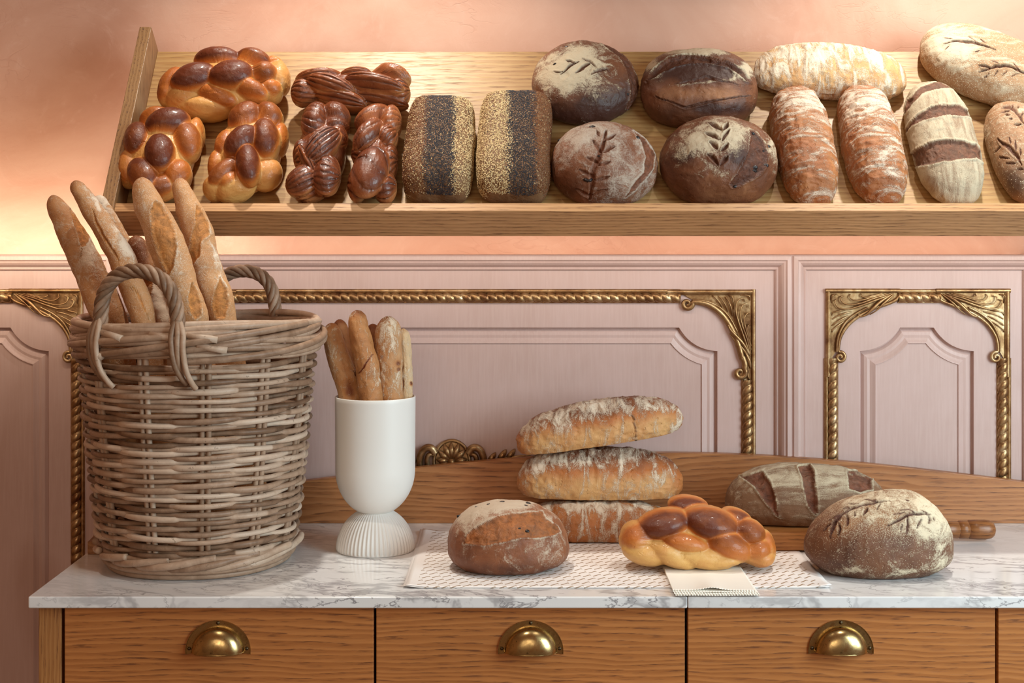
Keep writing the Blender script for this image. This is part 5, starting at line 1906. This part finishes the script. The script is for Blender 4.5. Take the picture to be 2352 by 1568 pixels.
# ------------------------------------------------------------------ bread sticks in the vase
zv = Zm(720, 680, 2.45)
def bstick(label, line, Ys, radz, spec, attrs, seed, footx, footy):
    n = len(line)
    P = [at(*zv(x, y), Ys[0] + (Ys[1] - Ys[0]) * k / (n - 1)) for k, (x, y) in enumerate(line)][::-1]
    foot = np.array([footx, footy, CT + NECK + 0.055])
    P = [foot + (P[0] - foot) * k / 3 for k in range(3)] + P
    rr = [r * 1.05 / 2.45 * 2.5 / F for r in radz[::-1]]
    rad = [rr[0] * 0.75, rr[0] * 0.85, rr[0] * 0.93] + rr
    return stick(label, P, rad, CR['bread_stick'], spec, attrs, seed, name='bread_stick', cat='bread stick', group='bread sticks in the white vase', amp=0.0012, wr=0.0007, res=(64, 220), twist=(14, 0.0008))
bstick('leftmost bread stick in the white vase, blunt and bending outwards', [(98, 150), (116, 260), (150, 370), (185, 470), (213, 600)], (2.525, 2.497), [44, 55, 60, 64, 64],
       [('bake', 804, 900, 12, 12, 0, 0.7), ('bake', 800, 880, 18, 12, 0, 0.35), ('flour', 760, 800, 20, 50, 0, 0.12), cut(zv, [(225, 420), (255, 470), (275, 540), (290, 600)], 1.5, 0.002)], dict(bake=0.38, flour=0.28), 81, VX - 0.032, VY + 0.0)
bstick('tallest bread stick, standing at the middle of the white vase', [(243, 78), (260, 200), (288, 330), (312, 450), (330, 600)], (2.478, 2.467), [45, 56, 62, 62, 60],
       [cut(zv, [(255, 430), (300, 370), (340, 330)], 1.5, 0.002), ('flour', 860, 850, 20, 40, 0, 0.2)], dict(bake=0.55, flour=0.26), 82, VX - 0.003, VY - 0.033)
bstick('pale floury bread stick with a broad round tip, right of centre in the vase', [(420, 112), (422, 230), (427, 350), (435, 470), (442, 600)], (2.498, 2.492), [56, 70, 68, 66, 64],
       [('flour', 892, 760, 26, 34, 0, 0.25), ('bake', 915, 835, 5, 5, 0, 0.9), ('bake', 916, 848, 4, 4, 0, 0.9), ('bake', 877, 820, 4, 4, 0, 0.8)], dict(bake=0.42, flour=0.36), 83, VX + 0.024, VY - 0.016)
bstick('thin pale bread stick dotted with red crumbs, at the right rim of the vase', [(503, 180), (518, 300), (524, 420), (523, 600)], (2.514, 2.510), [26, 36, 34, 30],
       [('bake', 919, 810, 3, 9, 0, 1.2), ('bake', 921, 845, 4, 16, 0, 1.2), ('bake', 923, 885, 3, 10, 0, 1.2), ('bake', 945, 882, 4, 5, 0, 1.2), cut(zv, [(489, 310), (491, 335)], 2.2, 0.001), cut(zv, [(492, 365), (497, 425)], 3.0, 0.0012), cut(zv, [(500, 460), (504, 512)], 2.2, 0.001), cut(zv, [(551, 486), (556, 500)], 2.0, 0.001)], dict(bake=-0.05, flour=0.35), 84, VX + 0.038, VY + 0.008)
bstick('darker bread stick behind the leftmost one in the vase', [(140, 130), (172, 250), (215, 380), (255, 500), (275, 600)], (2.565, 2.532), [36, 46, 46, 44, 42],
       [], dict(bake=0.75, flour=0.05), 85, VX - 0.018, VY + 0.034)
bstick('dark bread stick half hidden between the tallest and the floury one', [(332, 155), (345, 280), (360, 400), (375, 600)], (2.535, 2.53), [38, 46, 44, 42],
       [], dict(bake=0.78, flour=0.05), 86, VX + 0.014, VY + 0.034)

# ------------------------------------------------------------------ wicker basket
bk = empty('wicker_basket', (BX, BY, CT))
tag(bk, 'tall grey willow basket with two twisted handles, holding the baguettes', 'basket')
HB = 0.415
def RB_(z):
    h = (z - CT) / HB
    return np.interp(h, [0, 0.05, 0.15, 0.5, 0.85, 1.0], [0.146, 0.156, 0.162, 0.178, 0.191, 0.197])
def bpart(mb, name):
    o = mb.build(name, M['wicker'], bk)
    o.data.transform(Matrix.Translation((-BX, -BY, -CT)))
    return o
NS = 12
TH0 = math.radians(-14.5 - 90)
m = MB()
zrow = CT + 0.040
k = 0
rnd = random.Random(5)
while zrow < CT + 0.350:
    th = np.linspace(0, 2 * PI, 300, endpoint=False)
    R = RB_(zrow)
    wv = np.cos(NS / 2 * (th - TH0) + PI * k)
    wv = np.sign(wv) * np.abs(wv) ** 0.75
    rr = R + 0.0064 * wv + 0.0012 * np.sin(th * 3 + k * 1.7)
    rodr = 0.0046 * (0.88 + 0.28 * rnd.random())
    dz = 0.0016 * np.sin(th * 2 + rnd.random() * 6) + 0.0011 * np.sin(th * 5 + rnd.random() * 6)
    # split the round into a few rods of different colour
    nseg = rnd.choice([2, 3, 3])
    cuts = sorted(rnd.random() * 300 for _ in range(nseg))
    tn = [rnd.random() for _ in range(nseg)]
    P = np.stack([BX + rr * np.cos(th), BY + rr * np.sin(th), zrow + dz], 1)
    rad = rodr * (1 + 0.08 * np.sin(th * 7 + k))
    V, Q = tube(P, rad, 9, closed=True)
    tone = np.repeat(np.array([tn[sum(c < i for c in cuts) % nseg] for i in range(300)]), 9)
    m.add(V, Q)
    m.T[-1] = tone * 0.9 + 0.05
    zrow += 0.0076
    k += 1
bpart(m, 'weave')
for i in range(NS):
    m = MB()
    a = TH0 + i * 2 * PI / NS
    for s in (-1, 1):
        zz = np.linspace(CT + 0.012, CT + 0.385, 40)
        R = RB_(zz)
        off = s * 0.0052 / R
        P = np.stack([BX + R * np.cos(a + off), BY + R * np.sin(a + off), zz], 1)
        m.tube(P, 0.0042 + 0.0004 * rnd.random(), 9, tone=0.25 + 0.5 * rnd.random())
    bpart(m, 'stake')
# rim: bundles of rods sweeping round and slanting over one another
m = MB()
for i in range(15):
    a0 = i * 2 * PI / 15 + rnd.random() * 0.2
    span = 2.1 + 0.6 * rnd.random()
    f = np.linspace(0, 1, 70)
    th = a0 + span * f
    z0 = 0.345 + 0.016 * rnd.random(); z1_ = 0.388 + 0.014 * rnd.random()
    lay = rnd.choice([0.0, 0.006, 0.010])
    zz = CT + 0.010 + z0 + (z1_ - z0) * sstep(0.0, 1.0, f)
    R = RB_(CT + 0.37) + 0.002 + 0.010 * np.sin(PI * f) + lay * 0.8
    R = np.where(f > 0.93, R - (f - 0.93) * 0.12, R)
    P = np.stack([BX + R * np.cos(th), BY + R * np.sin(th), zz], 1)
    m.tube(P, 0.0056 + 0.0008 * rnd.random(), 10, tone=0.3 + 0.5 * rnd.random())
for zt, rr_, tn in ((0.397, 0.203, 0.6), (0.392, 0.193, 0.4), (0.400, 0.198, 0.7), (0.375, 0.207, 0.5), (0.352, 0.200, 0.65), (0.362, 0.205, 0.35)):
    th = np.linspace(0, 2 * PI, 200, endpoint=False)
    P = np.stack([BX + (rr_ + 0.002 * np.sin(th * 4 + zt * 900)) * np.cos(th), BY + (rr_ + 0.002 * np.sin(th * 4 + zt * 900)) * np.sin(th), CT + 0.010 + zt + 0.003 * np.sin(th * 3 + zt * 500)], 1)
    V, Q = tube(P, 0.0058, 10, closed=True)
    m.add(V, Q, tn)
bpart(m, 'rim')
# foot: plaited border
m = MB()
for i in range(14):
    a0 = i * 2 * PI / 14
    span = 1.5
    f = np.linspace(0, 1, 60)
    th = a0 + span * f
    zz = CT + 0.0065 + 0.030 * sstep(0.0, 1.0, f) + 0.003 * np.sin(f * PI * 2)
    R = 0.142 + 0.025 * sstep(0.0, 0.8, f) + 0.005 * np.sin(f * PI * 3 + i)
    P = np.stack([BX + R * np.cos(th), BY + R * np.sin(th), zz], 1)
    m.tube(P, 0.0056 + 0.0007 * rnd.random(), 10, tone=0.3 + 0.5 * rnd.random())
for zt, rr_ in ((0.0058, 0.150), (0.0150, 0.157), (0.026, 0.160), (0.034, 0.161)):
    th = np.linspace(0, 2 * PI, 160, endpoint=False)
    P = np.stack([BX + (rr_ + 0.002 * np.sin(th * 5)) * np.cos(th), BY + (rr_ + 0.002 * np.sin(th * 5)) * np.sin(th), CT + zt + 0 * th], 1)
    V, Q = tube(P, 0.0054, 10, closed=True)
    m.add(V, Q, 0.45)
# woven floor of the basket
for i in range(13):
    R = 0.012 * (i + 0.5) * 0.92
    th = np.linspace(0, 2 * PI, 60, endpoint=False)
    P = np.stack([BX + R * np.cos(th), BY + R * np.sin(th), CT + 0.0080 + 0.002 * np.cos(8 * th + i * PI)], 1)
    V, Q = tube(P, 0.0055, 6, closed=True)
    m.add(V, Q, 0.4)
bpart(m, 'foot_border')
# cut rod ends poking out of the rim
for ang, z, ln in ((-111, 0.382, 0.02), (-86, 0.381, 0.018), (-70, 0.380, 0.018), (-84, 0.362, 0.015), (-66, 0.363, 0.012), (-122, 0.352, 0.012)):
    a = math.radians(ang)
    m = MB()
    R0 = 0.209
    p0 = np.array([BX + R0 * math.cos(a - 0.22), BY + R0 * math.sin(a - 0.22), CT + z + 0.017])
    p1 = np.array([BX + (R0 + 0.006) * math.cos(a), BY + (R0 + 0.006) * math.sin(a), CT + z + 0.009])
    m.tube([p0, (p0 + p1) / 2, p1], 0.0056, 12, tone=0.75)
    o = bpart(m, 'rod_end')

def handle(fa, fb, top, lean, tail_z):
    """fa, fb: angles of the two feet on the rim; top: apex height above the rim"""
    m = MB()
    A = np.array([BX + 0.200 * math.cos(fa), BY + 0.200 * math.sin(fa), CT + 0.395])
    B = np.array([BX + 0.200 * math.cos(fb), BY + 0.200 * math.sin(fb), CT + 0.395])
    mid = (A + B) / 2
    out = np.array([math.cos((fa + fb) / 2), math.sin((fa + fb) / 2), 0])
    n = 90
    t = np.linspace(0, PI, n)
    hw = (B - A) / 2
    C = mid - np.cos(t)[:, None] * hw * (1.02 + 0.13 * np.sin(t)[:, None] ** 2) + np.array([0, 0, 1.0]) * (np.sin(t)[:, None] ** 0.72 * top) + out * lean * np.sin(t)[:, None]
    T = np.gradient(C, axis=0); T /= np.linalg.norm(T, axis=1, keepdims=True)
    n1 = np.cross(T, out); n1 /= np.linalg.norm(n1, axis=1, keepdims=True)
    n2 = np.cross(T, n1)
    L = np.r_[0, np.cumsum(np.linalg.norm(np.diff(C, axis=0), axis=1))]
    for k in range(5):
        ph = L / 0.085 * 2 * PI + k * 2 * PI / 5
        rr = 0.0072
        P = C + (np.cos(ph) * rr)[:, None] * n1 + (np.sin(ph) * rr)[:, None] * n2
        m.tube(P, 0.0052, 10, tone=[0.12, 0.35, 0.2, 0.5, 0.3][k])
    # rods running down outside the rim and hooking back into the weave
    for foot, fang, sgn in ((A, fa, 1), (B, fb, -1)):
        for j, (da, dz, hook) in enumerate(((-0.03, 0.0, 0.10), (0.012, -0.012, 0.02), (0.05, 0.008, 0.09))):
            zz0 = CT + 0.415
            pts = [C[6 if sgn == 1 else -7] + np.array([0, 0, 0.0]),]
            for f in (0.15, 0.4, 0.7, 0.9, 1.0):
                an = fang + da * 1.0 + (hook * f ** 4)
                z = zz0 - f * (tail_z + dz)
                R = 0.212 + 0.008 * math.sin(PI * f) - 0.012 * f ** 4
                pts.append(np.array([BX + R * math.cos(an), BY + R * math.sin(an), z]))
            m.tube(spline(pts, 40), 0.0046, 10, tone=0.25 + 0.2 * j)
    # an inner strand at each foot
    return bpart(m, 'handle')
handle(math.radians(-127), math.radians(-87), 0.102, 0.006, 0.095)
handle(math.radians(96), math.radians(60), 0.092, 0.004, 0.09)

# ------------------------------------------------------------------ loaves on the counter
loaf('bottom ciabatta of the stack, lying on the printed paper', (1196, 1142, 1548, 1246), CR['ciabatta_x'], 'counter', size=(0.135, 0.062, 0.042, 0.03), pq=(2.7, 2.5), seed=91, group='stacked ciabattas on the counter', shape=wrinkle(0, seed=11), base=PT,
     attrs=lambda u, S: {'bake': np.full(len(u), 0.50), 'flour': np.full(len(u), 0.33)}, spec=[('flour', 1380, 1160, 140, 22, 0, 0.45), ('bake', 1350, 1215, 120, 18, 0, 0.1)])
LF = {'attrs': lambda u, S: {'bake': 0.12 + 0.80 * sstep(0.30, 0.90, u[:, 2]) + 0.30 * sstep(0.75, 1.0, np.abs(u[:, 0])), 'flour': 0.24 + 0.16 * sstep(0.35, 0.8, u[:, 2])}}
loaf('middle ciabatta of the stack, brown on top and pale beneath', (1187, 1023, 1569, 1149), CR['ciabatta_x'], 'stack', size=(0.15, 0.062, 0.05, 0.036), pq=(2.6, 2.3), seed=92, group='stacked ciabattas on the counter', shape=wrinkle(0, seed=13), O0=2.632, flat=0.5,
     spec=[('flour', 1300, 1060, 80, 20, 0, 0.2), ('flour', 1520, 1100, 40, 14, 40, 0.35), ('flour', 1440, 1050, 40, 22, 60, 0.3), ('flour', 1230, 1075, 25, 18, 0, 0.3)], **LF)
loaf('top ciabatta of the stack, tilted up to the right', (1184, 908, 1570, 1044), CR['ciabatta_x'], 'stack', size=(0.15, 0.06, 0.05, 0.036), pq=(2.5, 2.3), seed=93, group='stacked ciabattas on the counter', shape=wrinkle(0, seed=17), O0=2.630, tilt=8, flat=0.5,
     spec=[('flour', 1350, 930, 80, 20, 0, 0.35), ('flour', 1290, 980, 22, 26, 0, 0.45), ('flour', 1520, 930, 60, 15, -10, 0.3), ('flour', 1550, 990, 14, 26, -20, 0.7), ('flour', 1215, 980, 20, 16, 0, 0.3), cut(Zm(900, 880, 3.015), [(1650, 190), (1680, 260), (1690, 330), (1690, 400)], 1.5, 0.003)], **LF)
zk = Zm(900, 880, 3.015)
loaf('round raisin loaf with an orange-brown burst across its front, on the printed paper', (1028, 1146, 1308, 1321), CR['raisin_rye'], 'counter', size=(0.099, 0.088, 0.075, 0.04), pq=(2.2, 2.4), seed=94, base=PT, flat=0.25,
     attrs=lambda u, S: {'bake': 0.62 - 0.25 * u[:, 2], 'flour': 0.20 + 0.25 * u[:, 2]},
     spec=[('open', Zp(zk, [(495, 1110), (520, 1040), (600, 980), (700, 935), (850, 905), (1040, 892), (1060, 940), (1140, 990), (1165, 1030), (1100, 1060), (1000, 1070), (900, 1070), (780, 1100), (640, 1125), (560, 1120)]), 0.004),
           ('flour', 1140, 1160, 90, 16, 10, 0.5), ('flour', 1070, 1195, 30, 25, 30, 0.35), ('flour', 1250, 1270, 40, 30, 0, 0.2), ('bake', 1150, 1305, 100, 12, 0, 0.25)],
     lump=[(1055, 1184, 0.005), (1153, 1152, 0.0045), (1212, 1155, 0.006), (1207, 1160, 0.004), (1210, 1220, 0.0045), (1192, 1213, 0.003), (1095, 1163, 0.003), (1122, 1157, 0.003)])

z4 = Zm(1400, 1000, 2.4706)
def L4(x, y, a, b, ang, lift, c, tone, rg=0):
    px, py = z4(x, y)
    k = (1.0 if a > 300 else 1.16) / 2.4706
    return (px, py, a * k, b * k, ang, lift, c * 1.05, tone, rg)
lobed('golden plaited egg loaf on the counter, resting on the paper bags', (1421, 1134, 1783, 1309), CR['challah'], 'counter', [
    L4(480, 660, 400, 95, 0, 0.0, 0.075, 0.18),
    L4(460, 380, 105, 60, -5, -0.03, 0.045, 1.05),
    L4(290, 480, 150, 95, 20, 0.02, 0.050, 0.98),
    L4(570, 480, 160, 110, -22, 0.02, 0.052, 0.95),
    L4(740, 460, 90, 60, -30, -0.01, 0.045, 0.95),
    L4(790, 530, 95, 80, -35, 0.022, 0.042, 0.85),
    L4(665, 605, 132, 88, -35, 0.048, 0.034, 0.92),
    L4(415, 580, 130, 62, -15, 0.052, 0.028, 0.60),
    L4(130, 580, 80, 110, -10, 0.02, 0.050, 0.60),
    L4(835, 640, 75, 75, 0, 0.036, 0.034, 0.88),
    L4(905, 640, 45, 100, 5, 0.010, 0.045, 0.80),
    L4(180, 660, 120, 75, -20, 0.044, 0.030, 0.20),
    L4(330, 660, 150, 75, -30, 0.050, 0.028, 0.14),
    L4(500, 680, 170, 70, -15, 0.052, 0.026, 0.12),
    L4(620, 700, 120, 50, 8, 0.052, 0.026, 0.16),
    L4(860, 700, 70, 55, 20, 0.040, 0.028, 0.60),
], 0.10, seed=14, ypm=0.062, base=PT + 0.0052)

# chopping board with a turned handle
bd = empty('chopping_board', (0.53, 2.58, CT))
tag(bd, 'thick oak chopping board with a turned handle, under the dark banded loaf', 'chopping board')
bl = Vector(bd.location)
YB = 0.5525 * F / (1265 - HY) 
BH = EYE - (1223 - HY) * YB / F
b = MB(); b.box(0.375, 0.700, YB, YB + 0.185, PT, BH)
part(b, 'board', M['oak_board'], bd, (0.58, YB, PT), 0.003, base=bl)
hy_ = YB + 0.09; hz_ = PT + 0.0185
prof = [(0.000, 0.0138), (0.010, 0.0150), (0.034, 0.0155), (0.0350, 0.0142), (0.0362, 0.0142), (0.0372, 0.0158), (0.052, 0.0162), (0.0530, 0.0146), (0.0542, 0.0146), (0.0552, 0.0166), (0.070, 0.0178), (0.084, 0.0178), (0.094, 0.0158), (0.0995, 0.0118), (0.1022, 0.006), (0.1028, 0.0001)]
hx0 = (2286 - HX) * hy_ / F - 0.1028
V, Q = lathe([(r, x) for x, r in prof], 48)
V = np.stack([hx0 + V[:, 2], hy_ + V[:, 0], hz_ + V[:, 1]], 1)
m = MB(); m.add(V, Q)
m.tube([(0.695, hy_, hz_), (hx0 + 0.002, hy_, hz_)], 0.0138, 24)
part(m, 'handle', M['oak_handle'], bd, (hx0, hy_, hz_), smooth=True, base=bl)

z8 = z4
def sh94(P, S):
    # swellings between the slashes
    return P
loaf('dark banded loaf with three deep slashes, lying on the chopping board', (1665, 1061, 2036, 1209), CR['banded_x'], 'counter', size=(0.15, 0.075, 0.06, 0.04), pq=(2.3, 2.4), rot=0, seed=95, base=BH + 0.0012, flat=0.35,
     attrs=lambda u, S: {'bake': np.full(len(u), 0.50), 'flour': 0.26 + 0.34 * sstep(0.4, 0.9, u[:, 2])},
     spec=[('open', Zp(z8, [(740, 235), (800, 225), (870, 200), (905, 250), (935, 330), (950, 400), (970, 470), (940, 450), (880, 370), (820, 290)]), 0.007),
           ('open', Zp(z8, [(1065, 180), (1140, 165), (1165, 200), (1170, 280), (1185, 370), (1180, 430), (1165, 450), (1130, 400), (1105, 320), (1090, 230)]), 0.007),
           ('open', Zp(z8, [(1350, 200), (1440, 196), (1490, 240), (1490, 310), (1420, 320), (1360, 300)]), 0.006)])
zs = Zm(1830, 1110, 4.506)
def skew(P, S):
    # the crown sits right of centre and the left flank falls away more gently
    P = P.copy()
    up = np.clip(P[:, 2] / 0.085, 0, 1)
    P[:, 0] += 0.016 * up ** 1.5
    P[:, 2] *= 1 + 0.10 * np.exp(-((P[:, 0] - 0.05) / 0.05) ** 2) * (P[:, 2] > 0)
    return P
loaf('large dark sourdough dusted with semolina and scored with two leaf sprigs', (1846, 1122, 2191, 1330), CR['semolina'], 'counter', size=(0.115, 0.088, 0.085, 0.045), pq=(2.3, 2.15), seed=96, base=CT, flat=0.30, shape=skew,
     attrs=lambda u, S: {'bake': 0.66 - 0.30 * sstep(0.5, 0.8, u[:, 2]), 'flour': 0.18 + 0.34 * sstep(0.5, 0.8, u[:, 2] + 0.15 * u[:, 0]), 'speck': 0.12 + 0.95 * sstep(0.42, 0.66, u[:, 2] + 0.12 * u[:, 0])},
     spec=[('flour', 2130, 1200, 45, 70, 0, 0.28), ('flour', 2060, 1150, 60, 25, 0, 0.1), ('flour', 2165, 1280, 26, 40, 0, 0.35), ('flour', 1960, 1308, 40, 8, 0, 0.5), ('flour', 2080, 1312, 60, 8, 10, 0.35), ('bake', 1900, 1290, 60, 40, 0, 0.2), ('bake', 1930, 1220, 40, 20, 30, -0.35), ('speck', 1990, 1190, 120, 50, 0, 0.3)] +
          [cut(zs, p, 2.8, 0.0035) for p in ([(370, 430), (400, 370), (470, 320), (520, 290), (600, 245), (700, 210), (820, 190), (880, 180), (950, 183)], [(345, 560), (360, 480), (400, 400), (480, 330)],
                                            [(945, 440), (1000, 405), (1080, 370), (1130, 335), (1200, 310), (1300, 305), (1385, 330)], [(1145, 340), (1150, 420), (1135, 520)])] +
          [cut(zs, p, 2.4, 0.003) for p in ([(280, 490), (320, 450), (355, 420)], [(445, 410), (440, 480), (435, 540)], [(525, 320), (525, 380), (515, 440)], [(730, 250), (710, 290), (690, 330)], [(1295, 360), (1275, 420), (1245, 475)], [(1365, 350), (1375, 380), (1360, 425)], [(1410, 350), (1425, 390)])] +
          [cut(zs, p, 1.4, 0.002) for p in ([(340, 375), (400, 345), (470, 310)], [(480, 262), (550, 250)], [(530, 207), (640, 203)], [(710, 170), (800, 172), (850, 185)], [(855, 205), (825, 285)], [(610, 295), (600, 350)], [(1000, 320), (1120, 300)], [(1060, 270), (1150, 272), (1240, 300)], [(1290, 270), (1350, 305)], [(1095, 410), (1065, 500)], [(1120, 170), (1170, 190)])])
